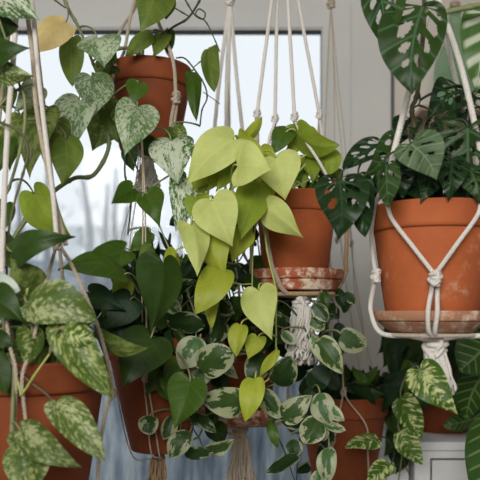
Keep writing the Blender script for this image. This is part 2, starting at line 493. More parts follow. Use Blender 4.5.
# ------------------------------------------------------------------ pots, saucers
def pot(cx, Y, ztop, zbot, rt, rb, label, mat='terra', rimh=None, group=None):
    x = (cx - 240) / F * Y
    h = ztop - zbot; rh = rimh or h * .22; e = rt * .07
    root = thing('terracotta_pot', label, 'pot', (x, Y, zbot))
    rtb = rt - e * 1.1                      # body radius just under the rim
    MB().lathe([(0, .001), (rb - .002, 0), (rb, .003), (rb + (rtb - rb) * .5, (h - rh) * .5), (rtb, h - rh), (rtb, h - rh + .003),
                (rtb - .008, h - rh + .004), (rb - .006, .012), (0, .012)], 64, root.location).build('pot_body', M[mat], root, angle=50)
    rb_ = rt - e * .35
    MB().lathe([(rtb - .006, h - rh), (rb_ - .002, h - rh), (rb_, h - rh + .002), (rb_ + .001, h - rh + .006), (rt - .001, h - .006), (rt, h - .003), (rt - .002, h), (rt - .008, h), (rt - .010, h - .003), (rtb - .009, h - rh)], 64, root.location).build('rim', M[mat], root, angle=50)
    mb = MB(); prof = [(0, h - .018)] + [(rt * .2 * i - .002, h - .018 + random.uniform(-.002, .003)) for i in range(1, 5)] + [(rt - .011, h - .022)]
    mb.lathe(prof, 24, root.location).build('soil', M['soil'], root)
    return root
def saucer(cx, Y, ztop, zbot, rt, rb, label, mat='saucer', n=48):
    x = (cx - 240) / F * Y; h = ztop - zbot
    o = MB().lathe([(0, 0), (rb - .003, 0), (rb, .002), (rt - .006, h * .46), (rt - .007, h * .50), (rt - .001, h * .56), (rt, h * .62), (rt + .001, h - .003), (rt, h), (rt - .004, h), (rt - .006, h - .003), (rb - .004, .005), (0, .005)], 64, (0, 0, 0)).build('plant_saucer', M[mat], None, angle=40)
    o.location = (x, Y, zbot); tag(o, label, 'saucer'); return o

# ------------------------------------------------------------------ cord work
def knot(hanger, c, r, mat, h=None):
    """bulky overhand knot: wrapped rings of cord"""
    h = h or r * 1.6; mb = MB(); k = 3; cr = h / (k * 1.5)
    for i in range(k):
        z = c.z + (i - (k - 1) / 2) * h / k
        rr = r * (1 - .22 * abs(i - 1)); ph = i * 1.1
        P = [V((c.x + rr * .62 * math.cos(a), c.y + rr * .62 * math.sin(a), z + cr * .7 * math.sin(a + ph))) for a in [2 * math.pi * q / 20 for q in range(21)]]
        mb.rope(P, cr * 1.15, 2, 7, 5)
    mb.rope([c + V((-r * .3, -r * .75, h * .55)), c + V((r * .3, -r * .8, 0)), c + V((-r * .2, -r * .6, -h * .55))], cr * .9, 2, 7, 5)
    mb.lathe([(0, -h * .6), (r * .45, -h * .5), (r * .55, 0), (r * .45, h * .5), (0, h * .6)], 12, c)
    return mb.build('knot', mat, hanger)
def cord(hanger, px, Y, r, mat, rope=True, name='cord', n=10):
    P = path(px, Y, n)
    mb = MB()
    if rope: mb.rope(P, r)
    else: mb.tube(P, r, 8)
    return mb.build(name, mat, hanger)
def cord3(hanger, P, r, mat, name='cord', rope=True):
    mb = MB(); P = catmull(P, 10)
    if rope: mb.rope(P, r)
    else: mb.tube(P, r, 8)
    return mb.build(name, mat, hanger)
def tassel(hanger, c, L, w0, w1, mat, n=46, seed=1, curl=.25, r=.0016, lean=0):
    rnd = random.Random(seed); mb = MB()
    for i in range(n):
        a = rnd.uniform(0, 6.28); q = math.sqrt(rnd.random()); l = L * rnd.uniform(.72, 1.0)
        ph = rnd.uniform(0, 6.28); P = []
        for k in range(12):
            t = k / 11; w = w0 + (w1 - w0) * t
            wob = curl * w1 * math.sin(ph + t * 11) * t
            P.append(c + V((math.cos(a) * q * w + wob + lean * t, math.sin(a) * q * w + curl * w1 * math.cos(ph + t * 9) * t, -l * t)))
        mb.tube(P, r * rnd.uniform(.8, 1.2), 5)
    return mb.build('tassel', mat, hanger)

# ================================================================== SETTING
def struct(name, mb, mat, parent=None, smooth=False):
    o = mb.build(name, mat, parent, smooth=smooth)
    if parent is None: o['kind'] = 'structure'
    return o
YW = 1.95
def wx(x, Y=YW): return (x - 240) / F * Y
def wz(y, Y=YW): return CZ + (HZ - y) / F * Y
WX0, WX1, WZ0, WZ1 = -1.15, wx(325), 1.0, wz(28)
T_ = .16
CEIL = 2.62
RX, LX, BY = 1.7, -1.75, -2.2
E_ = .07
w = MB().box(LX, WX0 - E_, YW, YW + T_, 0, CEIL).box(WX1 + E_, RX, YW, YW + T_, 0, CEIL).box(WX0 - E_, WX1 + E_, YW, YW + T_, WZ1 + E_, CEIL).box(WX0 - E_, WX1 + E_, YW, YW + T_, 0, WZ0 - E_)
struct('wall_back', w, M['wall'])
struct('wall_left', MB().box(LX - .1, LX, BY, YW + T_, 0, CEIL), M['wall'])
struct('wall_right', MB().box(RX, RX + .1, BY, YW + T_, 0, CEIL), M['wall'])
wr = MB().box(LX, -1.3, BY - .12, BY, 0, CEIL).box(.9, RX, BY - .12, BY, 0, CEIL).box(-1.3, .9, BY - .12, BY, 0, 1.45).box(-1.3, .9, BY - .12, BY, 2.45, CEIL)  # unseen wall behind the camera, added with its opening to limit sky fill
struct('wall_front', wr, M['wall'])
struct('ceiling', MB().box(LX - .1, RX + .1, BY, YW + T_, CEIL, CEIL + .1), M['ceil'])
struct('floor', MB().box(LX - .1, RX + .1, BY, YW + T_, -.1, 0), M['floorw'])
# window with frame, dark seal and pane
fw = .010
o = MB()
o.box(WX0 - E_, WX1 + E_, YW - .008, YW + .012, WZ1 - .008, WZ1 + E_).box(WX0 - E_, WX1 + E_, YW - .03, YW + .012, WZ0 - E_, WZ0)
o.box(WX0 - E_, WX0, YW - .008, YW + .012, WZ0, WZ1 - .008).box(WX1 - fw, WX1 + E_, YW - .008, YW + .012, WZ0, WZ1 - .008)
o.box(WX0 - E_, WX1 + .010, YW - .014, YW - .008, WZ1 - .004, WZ1 + .010).box(WX1 - .006, WX1 + .010, YW - .014, YW - .008, WZ0, WZ1 - .004)
win = struct('window_1', o, M['frame'])
g = MB()
g.box(WX0, WX1 - fw, YW - .004, YW + .010, WZ1 - .016, WZ1 - .008)
g.box(WX1 - fw - .002, WX1 - fw, YW, YW + .010, WZ0, WZ1 - .008).box(WX0, WX1 - fw, YW, YW + .010, WZ0, WZ0 + .006)
g.build('seal', M['gasket'], win, smooth=False)
MB().box(WX0, WX1 - fw, YW + .004, YW + .008, WZ0, WZ1 - .01).build('pane', M['glass'], win, smooth=False)
# upright joint and warmer panel on the right of the wall
px0 = wx(392)
struct('trim_1', MB().box(px0 - .0035, px0 + .0035, YW - .014, YW, 0, wz(-20)), M['seam'])
struct('trim_2', MB().box(px0 + .004, RX, YW - .012, YW, 0, CEIL), M['wallw'])
struct('baseboard_back', MB().box(LX, RX, YW - .03, YW - .012, 0, .1), M['white'])

# outside: ground and bare trees
struct('ground', MB().box(-40, 40, YW + T_ + .3, 70, -1.2, -.9), M['snow'])
def tree(x, Y, h, r, seed, label):
    rnd = random.Random(seed); t = thing('bare_tree', label, 'tree', (x, Y, -.9), 'bare trees outside the window')
    base = V((x, Y, -.9)); top = base + V((rnd.uniform(-.3, .3), rnd.uniform(-.3, .3), h))
    P = catmull([base, base.lerp(top, .35) + V((rnd.uniform(-.12, .12), 0, 0)), base.lerp(top, .7) + V((rnd.uniform(-.15, .15), 0, 0)), top], 6)
    MB().tube(P, [r * (1 - .8 * i / (len(P) - 1)) for i in range(len(P))], 9).build('trunk', M['bark'], t)
    for k in range(11):
        f = rnd.uniform(.3, .95); p = P[int(f * (len(P) - 1))]; a = rnd.uniform(0, 6.28); l = h * rnd.uniform(.14, .3) * (1.2 - f)
        mb = MB(); e = p + V((math.cos(a) * l, math.sin(a) * l * .5, l * rnd.uniform(.5, 1.1)))
        m_ = p.lerp(e, .5) + V((0, 0, -l * .08)); Q = catmull([p, m_, e], 5); rr = r * .3 * (1.1 - f)
        mb.tube(Q, [rr * (1 - .75 * i / (len(Q) - 1)) for i in range(len(Q))], 6)
        for j in range(6):
            q = Q[rnd.randint(2, len(Q) - 1)]; b = rnd.uniform(0, 6.28); l2 = l * rnd.uniform(.25, .5)
            e2 = q + V((math.cos(b) * l2, math.sin(b) * l2 * .5, l2 * rnd.uniform(.2, .9)))
            mb.tube([q, q.lerp(e2, .5) + V((0, 0, .03)), e2], [rr * .4, rr * .25, rr * .1], 4)
        mb.build('branch', M['bark'], t)
for i, (x, Y, h, r) in enumerate([(-2.05, 12.5, 4.3, .13), (-3.25, 15, 5.2, .20), (-2.75, 17, 4.9, .15), (-4.2, 14, 5.0, .18), (-3.9, 21, 6.2, .22), (-1.9, 24, 6, .16), (.9, 19, 5.2, .07), (-5.4, 20, 6.5, .2), (-4.6, 26, 7.6, .24), (2.4, 24, 5.8, .10)]):
    tree(x, Y, h, r, 40 + i, ['slim bare grey tree nearest the window glass', 'stout bare grey tree seen between the left hanging cords and vines',
        'thin bare tree just right of the stout one', 'bare tree at the left behind the ivy cords', 'tall bare tree far behind the stout one', 'distant bare tree left of the central cords',
        'spindly bare tree faint behind the central white cords', 'leftmost distant bare tree outside', 'tallest bare tree far off behind the upper pot', 'rightmost distant bare tree outside'][i])
hs = MB(); hs.box(-9.5, -3.6, 27, 31, -.9, 3.4); hb = thing('neighbouring_house', 'pale grey house far outside behind the bare trees', 'house', (-5.6, 29, -.9))
hs.build('wall', M['house'], hb, smooth=False)
r_ = MB(); b0 = len(r_.v); r_.v += [(-9.8, 26.7, 3.4), (-3.3, 26.7, 3.4), (-3.3, 31.3, 3.4), (-9.8, 31.3, 3.4), (-9.8, 29, 5.0), (-3.3, 29, 5.0)]
r_.f += [(0, 1, 5, 4), (2, 3, 4, 5), (0, 4, 3), (1, 2, 5), (0, 3, 2, 1)]; r_.build('roof', M['snow'], hb, smooth=False)
for k in range(4):
    MB().box(-9.0 + k * 1.4, -8.3 + k * 1.4, 26.96, 27.02, .5, 1.7).build('window', M['seam'], hb, smooth=False)

# pale blue cloth on a rod in front of the lower window
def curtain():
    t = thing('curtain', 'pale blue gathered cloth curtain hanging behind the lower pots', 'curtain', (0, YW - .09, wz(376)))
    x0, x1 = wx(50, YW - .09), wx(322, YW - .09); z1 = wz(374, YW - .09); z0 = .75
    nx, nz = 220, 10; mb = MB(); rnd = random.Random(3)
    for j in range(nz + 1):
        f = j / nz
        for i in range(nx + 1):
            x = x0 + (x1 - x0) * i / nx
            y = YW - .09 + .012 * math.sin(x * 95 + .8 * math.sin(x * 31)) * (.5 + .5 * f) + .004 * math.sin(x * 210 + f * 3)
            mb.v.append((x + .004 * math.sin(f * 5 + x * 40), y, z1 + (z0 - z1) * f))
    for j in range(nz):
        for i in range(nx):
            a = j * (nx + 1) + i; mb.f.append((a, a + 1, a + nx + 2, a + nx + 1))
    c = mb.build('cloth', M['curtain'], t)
    so = c.modifiers.new('thick', 'SOLIDIFY'); so.thickness = .0015
    mb = MB().tube([V((x0 - .03, YW - .09, z1 + .004)), V((x1 + .0, YW - .09, z1 + .004))], .005, 12)
    mb.build('rod', M['metal'], t)
    for x in (x0 - .02, (x0 + x1) / 2, x1 - .01):
        MB().box(x - .006, x + .006, YW - .095, YW, z1 - .004, z1 + .012).build('bracket', M['metal'], t, smooth=False)
curtain()

# white cabinet, lower right
def cabinet():
    Yf = 1.5; x0 = wx(413, Yf); z1 = wz(442, Yf); x1 = x0 + .72
    t = thing('cabinet', 'white painted cabinet under the lower right pot', 'cabinet', ((x0 + x1) / 2, 1.7, 0))
    MB().box(x0 + .004, x1 - .004, Yf + .012, YW - .032, 0, z1 - .02).build('body', M['white'], t, smooth=False)
    MB().box(x0, x1, Yf, YW - .014, z1 - .018, z1).build('top', M['white'], t, smooth=False)
    # stiles and rails round an inset door with a dark gap
    xa = x0 + .004; za = z1 - .02; xi = wx(430.5, Yf); zi = wz(458.5, Yf)
    MB().box(xa, xi, Yf + .002, Yf + .012, 0, za).box(x1 - .05, x1 - .004, Yf + .002, Yf + .012, 0, za).box(xi, x1 - .05, Yf + .002, Yf + .012, zi, za).box(xi, x1 - .05, Yf + .002, Yf + .012, 0, .06).build('face_frame', M['white'], t, smooth=False)
    MB().box(xi, x1 - .05, Yf + .007, Yf + .0125, .06, zi).build('door_gap', M['gasket'], t, smooth=False)
    g_ = .0045
    d = MB().box(xi + g_, x1 - .05 - g_, Yf + .004, Yf + .0068, .06 + g_, zi - g_).build('door', M['white'], t, smooth=False)
    kx = (xi + x1 - .05) / 2
    MB().lathe([(0, .012), (.01, .010), (.012, .004), (.006, 0)], 20).build('knob', M['knob'], d).matrix_local = Matrix.Translation((kx - t.location.x, Yf + .004 - t.location.y, .9)) @ Matrix.Rotation(math.pi / 2, 4, 'X')
    return x0, x1, z1
cabinet()
# narrow upright panel beside the cabinet with a small black knob
t = thing('cupboard', 'narrow grey white cupboard with small black knob left of white cabinet', 'cupboard', (wx(402, 1.54), 1.74, 0))
xc0, xc1 = wx(386, 1.52), wx(412, 1.5)
MB().box(xc0, xc1, 1.53, YW - .032, 0, wz(428, 1.52)).build('body', M['frame'], t, smooth=False)
MB().box(xc0 + .003, xc1 - .003, 1.518, 1.53, .02, wz(433, 1.52)).build('door', M['white'], t, smooth=False)
k = MB().lathe([(0, .014), (.006, .012), (.008, .006), (.004, 0)], 20).build('knob', M['knob'], t)
k.matrix_local = Matrix.Translation((wx(409, 1.518) - t.location.x, 1.518 - 1.74, wz(475, 1.518))) @ Matrix.Rotation(math.pi / 2, 4, 'X')

# shelf and green bottle, upper right
YS = 1.8
sz = wz(114, YS)
t = thing('wall_shelf', 'narrow wooden wall shelf under the green glass bottle', 'shelf', (wx(455, YS), YW - .012, sz - .012))
MB().box(wx(414, YS), wx(520, YS), 1.72, YW - .012, sz - .012, sz).build('board', M['wood'], t, smooth=False)
for xx in (wx(430, YS), wx(505, YS)):
    MB().box(xx - .006, xx + .006, 1.76, YW - .012, sz - .07, sz - .012).build('bracket', M['wood'], t, smooth=False)
bz = sz; s1 = YS / F
prof = [(0, .003), (19 * s1, 0), (20.5 * s1, .006), (20.5 * s1, 42 * s1), (19.5 * s1, 52 * s1), (15 * s1, 63 * s1), (9 * s1, 74 * s1), (6.6 * s1, 84 * s1), (6 * s1, 100 * s1), (7.4 * s1, 101 * s1), (7.4 * s1, 105 * s1), (5.5 * s1, 105.5 * s1), (4.6 * s1, 100 * s1)]
b = thing('glass_bottle', 'pale green glass bottle with long neck on the wall shelf', 'bottle', (wx(455, YS), YS, bz))
MB().lathe(prof, 48, b.location).build('glass_body', M['greenglass'], b, angle=60)
MB().lathe([(0, 103 * s1), (4.6 * s1, 103 * s1), (5.2 * s1, 110 * s1), (5 * s1, 111 * s1), (0, 111 * s1)], 20, b.location).build('stopper', M['wood'], b)

# ================================================================== POTS
potA = pot(149, 1.30, 1.945, 1.795, .081, .054, 'small terracotta pot hanging highest at upper left', 'terrashade', rimh=.038)
potM = pot(296, 1.25, 1.705, 1.538, .075, .054, 'orange terracotta pot of the chartreuse plant in the middle', 'terra2', rimh=.034)
potR = pot(432, 1.00, 1.647, 1.475, .0885, .063, 'large orange terracotta pot with chalky marks hanging at right', 'terra', rimh=.036)
potL = pot(30, .97, 1.433, 1.233, .108, .076, 'large terracotta pot at lower left corner, leaves hanging over it', 'terrashade', rimh=.040)
potD = pot(160, 1.20, 1.455, 1.262, .092, .050, 'shaded dark terracotta pot between lower left pot and bottom centre', 'terrashade', rimh=.038)
potC = pot(240, 1.35, 1.485, 1.292, .080, .058, 'terracotta pot under the cream edged leaves at bottom centre', 'terrashade', rimh=.036)
potB = pot(343, 1.45, 1.325, 1.135, .093, .062, 'shadowy terracotta pot hung on thin cords, lower right of centre', 'terrashade', rimh=.040)
zc = wz(442, 1.5)
potK = pot(441, 1.66, zc + .150, zc, .088, .066, 'terracotta pot standing on the white cabinet', 'terrashade', rimh=.036)
potX = pot(530, 1.72, zc + .140, zc, .080, .058, 'terracotta pot at right end of the white cabinet', 'terrashade', rimh=.034)

sauM = saucer(296, 1.25, 1.571, 1.534, .083, .073, 'red saucer with flaking pale crust under the middle pot')
sauR = saucer(431, 1.00, 1.499, 1.469, .0805, .061, 'wide weathered clay saucer under the large right pot', 'saucerw')
sauC = saucer(240, 1.35, 1.318, 1.2865, .090, .072, 'worn red brown clay saucer at bottom centre above the cord knot', 'saucer')

# ================================================================== HANGERS
def ring_pts(cx, Y, z, r, a0, a1, n=8):
    x = (cx - 240) / F * Y
    return [V((x + r * math.cos(math.radians(a0 + (a1 - a0) * i / n)), Y + r * math.sin(math.radians(a0 + (a1 - a0) * i / n)), z)) for i in range(n + 1)]
def hook(h, x, Y, ztop):
    MB().tube([V((x, Y, ztop + .02)), V((x, Y, CEIL))], .003, 8).build('ceiling_cord', M['cotton'], h)
    P = [V((x + .014 * math.cos(a), Y, ztop + .006 + .014 * math.sin(a))) for a in [2 * math.pi * i / 24 for i in range(25)]]
    MB().tube(P, .003, 8).build('ring', M['metal'], h)

# generic cage: Y apex -> knots -> split arms -> under the saucer -> tassel
def hanger_frame(label, apex, Y, mat, hx=None):
    A = at(*apex, Y); h = thing('macrame_hanger', label, 'plant hanger', A); return h, A

# -- middle hanger
h, A = hanger_frame('white braided cord hanger holding the chartreuse plant pot in the middle', (283, -83), 1.25, None)
cM = V(((296 - 240) / F * 1.25, 1.25, 0)); C1 = M['cotton']; C2 = M['cottonold']
hook(h, A.x, 1.25, A.z)
kn = [(257, 114, 1.20), (275, 119, 1.24), (294.5, 117, 1.18), (319.5, 115, 1.26)]
top0 = [(272, 0), (277.5, 0), (288, 0), (298, 0)]
for (kx, ky, kY), (x0, y0) in zip(kn, top0):
    K = at(kx, ky, kY)
    cord3(h, [A, at(x0, y0, (1.25 + kY) / 2), K], .0034, C1)
    knot(h, K, .0078, C1)
zb = 1.540; rS = .0855
def cage(h, cx, Y, K, ang, zs, rs, zbot, r, mat, gather, rim_r, rim_z, belly=.0):
    """one arm: knot K, over the pot rim at angle, down to the saucer edge, in under it to the gather point"""
    x = (cx - 240) / F * Y; c, s = math.cos(math.radians(ang)), math.sin(math.radians(ang))
    P = [K, V((x + (rim_r + r) * c, Y + (rim_r + r) * s, rim_z)), V((x + (rs + r) * c, Y + (rs + r) * s, zs + .01)), V((x + (rs + r) * c, Y + (rs + r) * s, zs - .003)),
         V((x + (rs - .016) * c, Y + (rs - .016) * s, zbot - r)), V((x + .03 * c, Y + .03 * s, zbot - r * 2.2)), gather]
    return cord3(h, P, r, mat)
G = at(302, 300, 1.225); G = V((cM.x + .002, 1.215, 1.522))
def pol(a, r_, z): return V((cM.x + r_ * math.cos(math.radians(a)), 1.25 + r_ * math.sin(math.radians(a)), z))
cord3(h, [at(257, 118, 1.20), pol(214, .084, 1.71), pol(222, .082, 1.66), pol(238, .090, 1.58), pol(243, .090, 1.56), pol(250, .076, 1.532), G], .0042, C2)
cage(h, 296, 1.25, at(294.5, 121, 1.18), 352, 1.571, .084, 1.534, .0042, M['jute'], G, .077, 1.70)
cage(h, 296, 1.25, at(275, 123, 1.24), 200, 1.571, .083, 1.532, .0030, C2, G, .077, 1.70)
cage(h, 296, 1.25, at(319.5, 119, 1.26), 60, 1.571, .083, 1.532, .0030, C2, G, .077, 1.70)
cage(h, 296, 1.25, at(275, 123, 1.24), 130, 1.571, .083, 1.532, .0030, C2, G, .077, 1.70)
cord(h, [(294, 119, 1.18), (303, 137, 1.175), (318, 160, 1.17), (331, 183, 1.176)], None, .0026, C1)
cord(h, [(275, 122, 1.235), (270, 136, 1.235), (268, 148, 1.23)], None, .0026, C1)
cord(h, [(319.5, 118, 1.26), (322, 135, 1.26), (324, 150, 1.255)], None, .0024, C1)
MB().rope(ring_pts(296, 1.25, 1.5275, .070, 205, 335, 14), .0040).build('cord', M['jute'], h)
knot(h, G + V((.002, -.018, -.014)), .019, C1, .026)
tassel(h, G + V((.004, -.022, -.016)), .100, .015, .022, M['cotton'], 120, 4, .45, .0021)

# -- bottom-centre hanger: three flat white cords from a gather at the top of the frame
h, A = hanger_frame('white cord hanger gathered at the top of the frame, carrying the bottom centre pot', (230, 0), 1.42, None)
hook(h, A.x, 1.42, A.z + .02)
knot(h, A, .012, C1, .02)
xC = 0.0
for i, (bx, by, bY, ang) in enumerate([(213.5, 140, 1.40, 190), (226, 140, 1.42, 250), (243.5, 140, 1.38, 345), (229, 140, 1.46, 90)]):
    K = at(bx, by, bY)
    cord3(h, [A, at((228 * 1 + (bx - 228) * .55), 75, 1.42), K], .0042, C1)
    c, s = math.cos(math.radians(ang)), math.sin(math.radians(ang))
    P = [K, V((xC + .086 * c, 1.35 + .086 * s, 1.50)), V((xC + .094 * c, 1.35 + .094 * s, 1.326)), V((xC + .093 * c, 1.35 + .093 * s, 1.31)), V((xC + .075 * c, 1.35 + .075 * s, 1.2835)), V((xC, 1.35, 1.276))]
    cord3(h, P, .0032, C2)
cord(h, [(203, 398, 1.245), (200, 408, 1.245), (203, 420, 1.245), (212, 428, 1.25), (232, 434, 1.27), (240, 436, 1.30)], None, .0030, M['jute'])
cord(h, [(206, 398, 1.245), (204, 410, 1.242), (208, 421, 1.242), (218, 429, 1.25), (238, 436, 1.28)], None, .0026, M['jute'])
knot(h, V((xC, 1.345, 1.268)), .019, C2, .022)
tassel(h, V((xC + .002, 1.342, 1.257)), .13, .013, .030, C2, 60, 9, .12, .0020)

# -- right hanger (heavy white cord)
h, A = hanger_frame('thick white cord hanger knotted round the large right pot', (434, -12), .99, None)
hook(h, A.x, .99, A.z + .02); knot(h, A, .011, C1, .02)
xR = (432 - 240) / F
def W(x, y, z):
    dx, dy = x - xR, y - 1.0; a = math.radians(-13.5); return V((xR + dx * math.cos(a) - dy * math.sin(a), 1.0 + dx * math.sin(a) + dy * math.cos(a), z))
KL = at(376, 276, .98); KF = W(xR, 1 - .0800, 1.542); GR = W(xR + .001, .972, 1.452)
rr = .0046
cord3(h, [A, at(409, 92, .96), at(394, 152, .93), at(388, 182, .925)], rr, C1)
cord3(h, [A, at(448, 48, 1.00), at(469, 138, 1.04), at(475, 175, 1.07)], rr * .95, C1)
P0 = W(xR - .060, 1 - .0675, 1.650)
cord3(h, [at(388, 182, .925), P0 + V((0, 0, .004)), W(xR - .0555, 1 - .0755, 1.625), W(xR - .028, 1 - .0845, 1.585), KF + V((0, -.004, .004))], .0032, C1)
cord3(h, [at(487, 182, .93), W(xR + .060, 1 - .0675, 1.650), W(xR + .0555, 1 - .0755, 1.625), W(xR + .028, 1 - .0845, 1.585), KF + V((0, -.004, .004))], .0032, C1)
cord3(h, [at(388, 184, .925), W(xR - .0760, 1 - .052, 1.650), W(xR - .0835, .965, 1.60), KL], .0032, C1)
cord3(h, [at(434, -12, .99), at(462, 70, .955), at(487, 182, .93)], rr * .95, C1)
knot(h, KF + V((0, -.006, 0)), .0105, C1, .017); knot(h, KL, .0075, C1, .016)
for dx in (-.0042, .0042):
    cord3(h, [KF + V((dx * .7, -.006, -.006)), W(xR + dx, 1 - .0775, 1.52), W(xR + dx * 1.4 - .002, 1 - .0880, 1.497), W(xR + dx - .003, 1 - .0800, 1.474), W(xR + dx * .5, 1 - .062, 1.4645), GR + V((0, -.008, .006))], .0034, C1)
cord3(h, [KL, W(xR - .0835, .977, 1.52), W(xR - .0845, .975, 1.497), W(xR - .070, .962, 1.468), W(xR - .03, .955, 1.4635), GR + V((-.006, -.006, .006))], .0036, C1)
cord3(h, [W(xR + .090, .975, 1.62), W(xR + .0900, .975, 1.52), W(xR + .0845, .975, 1.497), W(xR + .070, .962, 1.468), W(xR + .03, .955, 1.4635), GR + V((.006, -.006, .006))], .0036, C1)
cord3(h, [at(487, 182, .93), W(xR + .092, .967, 1.65), W(xR + .090, .975, 1.62)], .0034, C1)
MB().rope(ring_pts(432, 1.0, 1.4655, .0690, 188, 352, 18), .0030).build('cord', C2, h)
knot(h, GR + V((0, -.010, .001)), .0195, C1, .030)
tassel(h, GR + V((0, -.010, -.010)), .060, .014, .019, C1, 84, 12, .10, .0021, lean=.010)

# -- upper-left hanger
h, A = hanger_frame('cream cord hanger around the highest pot at upper left', (143, -30), 1.30, None)
hook(h, A.x, 1.30, A.z); xA = (149 - 240) / F * 1.30
KA = at(176, 98, 1.215)
cord3(h, [A, at(157, 18, 1.25), at(168, 45, 1.225), at(174, 66, 1.214), KA], .0034, C2)
cord3(h, [KA, at(171.5, 118, 1.225), at(170, 140, 1.235)], .0034, C2)
cord3(h, [KA + V((.003, 0, 0)), at(175, 118, 1.228), at(171, 142, 1.235), V((xA + .02, 1.262, 1.785)), V((xA, 1.30, 1.775))], .0030, C2)
cord3(h, [A, at(131, 15, 1.27), at(124, 52, 1.255), at(115, 66, 1.235)], .0032, C2)
cord3(h, [A, at(136, 5, 1.3), at(122, 28, 1.33), at(112, 50, 1.35)], .0030, C2)
cord3(h, [A, at(158, 20, 1.35), at(166, 50, 1.38), V((xA + .055, 1.37, 1.95)), V((xA + .045, 1.35, 1.80)), V((xA, 1.30, 1.775))], .0030, C2)
cord3(h, [at(115, 66, 1.235), V((xA - .056, 1.238, 1.88)), V((xA - .035, 1.262, 1.80)), V((xA - .02, 1.275, 1.787)), V((xA, 1.30, 1.775))], .0030, C2)
knot(h, KA, .0085, C2, .018); knot(h, V((xA + .002, 1.275, 1.772)), .012, C1, .018)
tassel(h, V((xA + .002, 1.265, 1.768)), .062, .010, .020, C1, 90, 21, .4, .0019)

# -- lower-left hanger
h, A = hanger_frame('pale cord hanger at the left edge holding the large lower left pot', (22, -90), .97, None)
hook(h, A.x, .97, A.z); xL = (30 - 240) / F * .97
K = at(57, 242, .90)
cord3(h, [A, at(33, 10, .93), at(38, 70, .92), at(46, 140, .91), at(53, 195, .90), K], .0034, C1)
cord3(h, [A, at(27, 5, .95), at(33, 60, .94), at(37, 112, .93), at(50, 180, .92), at(66, 245, .91)], .0034, C2)
knot(h, K, .0085, C2, .018)
cord3(h, [K, at(70, 262, .90), at(84, 292, .90), at(99, 330, .90), at(110, 372, .905), at(112.5, 392, .91)], .0026, C2)
K2 = at(112.5, 393, .91); knot(h, K2, .0055, C2, .012)
cord3(h, [K2, at(106, 412, .91), at(100, 445, .905), at(97, 485, .90), at(90, 520, .91)], .0026, C2)
cord3(h, [K, at(52, 262, .89), at(45, 285, .88), at(38, 320, .865), at(30, 352, .855), at(22, 380, .85), at(26, 425, .858), at(30, 500, .875)], .0024, C2)
cord3(h, [A, at(14, 50, .93), at(9, 110, .92), at(5, 180, .90), at(2, 260, .88), at(4, 300, .87)], .0040, C1)
cord3(h, [at(4, 300, .87), at(10, 345, .855), at(16, 372, .852), at(15, 410, .857), at(13, 500, .88)], .0024, C2)
for ang in (75, 150):
    c, s = math.cos(math.radians(ang)), math.sin(math.radians(ang))
    cord3(h, [A, V((xL + .112 * c, .97 + .112 * s, 1.44)), V((xL + .10 * c, .97 + .10 * s, 1.36)), V((xL + .08 * c, .97 + .08 * s, 1.232)), V((xL, .97, 1.222))], .003, C2)
cord3(h, [at(90, 520, .91), V((xL + .05, .94, 1.228)), V((xL, .97, 1.222))], .0028, C2)
cord3(h, [at(30, 500, .875), V((xL, .905, 1.228)), V((xL, .97, 1.222))], .0026, C2)
knot(h, V((xL, .97, 1.214)), .012, C1, .02); tassel(h, V((xL, .97, 1.205)), .10, .01, .02, C1, 30, 3, .2, .002)

# -- thin string hanger of the dark lower pot
h, A = hanger_frame('thin string hanger in front of the shaded lower pot', (141, 118), 1.22, None)
hook(h, A.x, 1.24, A.z); xD = (160 - 240) / F * 1.20
for (pts, r) in [([(141, 118, 1.22), (136, 180, 1.24), (121, 240, 1.24), (112, 300, 1.22), (110, 340, 1.20)], .0011),
                 ([(141, 118, 1.22), (139, 180, 1.24), (130, 250, 1.26), (140, 330, 1.29)], .0011),
                 ([(141, 118, 1.22), (146, 190, 1.22), (158, 222, 1.20), (190, 300, 1.14), (196, 335, 1.13), (180, 430, 1.15)], .0011),
                 ([(141, 118, 1.22), (143, 200, 1.14), (142, 300, 1.11), (144, 378, 1.112), (147, 410, 1.125), (151, 452, 1.142), (158, 458, 1.16)], .0013),
                 ([(141, 118, 1.22), (145, 200, 1.14), (146, 300, 1.11), (148, 378, 1.112), (153, 415, 1.125), (159, 453, 1.145), (160, 459, 1.17)], .0013)]:
    cord(h, pts, None, r, C2, rope=False)
cord(h, [(110, 340, 1.20), (118, 400, 1.19), (132, 455, 1.19), (150, 459, 1.19), (160, 460, 1.20)], None, .0012, C2, rope=False)
knot(h, at(145, 379, 1.108), .005, C2, .011)
GD = V((xD, 1.20, 1.252)); knot(h, GD, .012, M['jute'], .016); tassel(h, GD + V((-.004, -.003, -.006)), .075, .012, .02, M['jute'], 40, 31, .15, .0017)

# -- thin tan hanger of the lower right-centre pot
h, A = hanger_frame('thin tan cord hanger holding the shadowy pot right of centre', (331, 3), 1.50, None)
hook(h, A.x, 1.50, A.z + .03); knot(h, A, .009, C2, .022)
xB = (343 - 240) / F * 1.45
KB = at(343.5, 392, 1.34)
cord3(h, [A, at(327, 80, 1.50), at(325, 190, 1.47), at(333, 290, 1.42), at(341, 340, 1.37), KB], .0016, C2, rope=False)
cord3(h, [A, at(338, 80, 1.50), at(346, 155, 1.50), at(351, 245, 1.49), at(362, 320, 1.48), at(371, 385, 1.44)], .0011, C2, rope=False)
cord3(h, [A, at(334, 80, 1.52), at(336, 190, 1.54), at(347, 290, 1.55), at(362, 385, 1.56)], .0011, C2, rope=False)
cord3(h, [A, at(336, 90, 1.49), at(345, 180, 1.46), at(352, 240, 1.45), at(356, 300, 1.46), at(375, 380, 1.50)], .0010, C2, rope=False)
for kx, ky, kY in ((351.5, 244, 1.485), (337, 240, 1.54)): knot(h, at(kx, ky, kY), .004, C2, .012)
knot(h, KB, .0055, C2, .014)
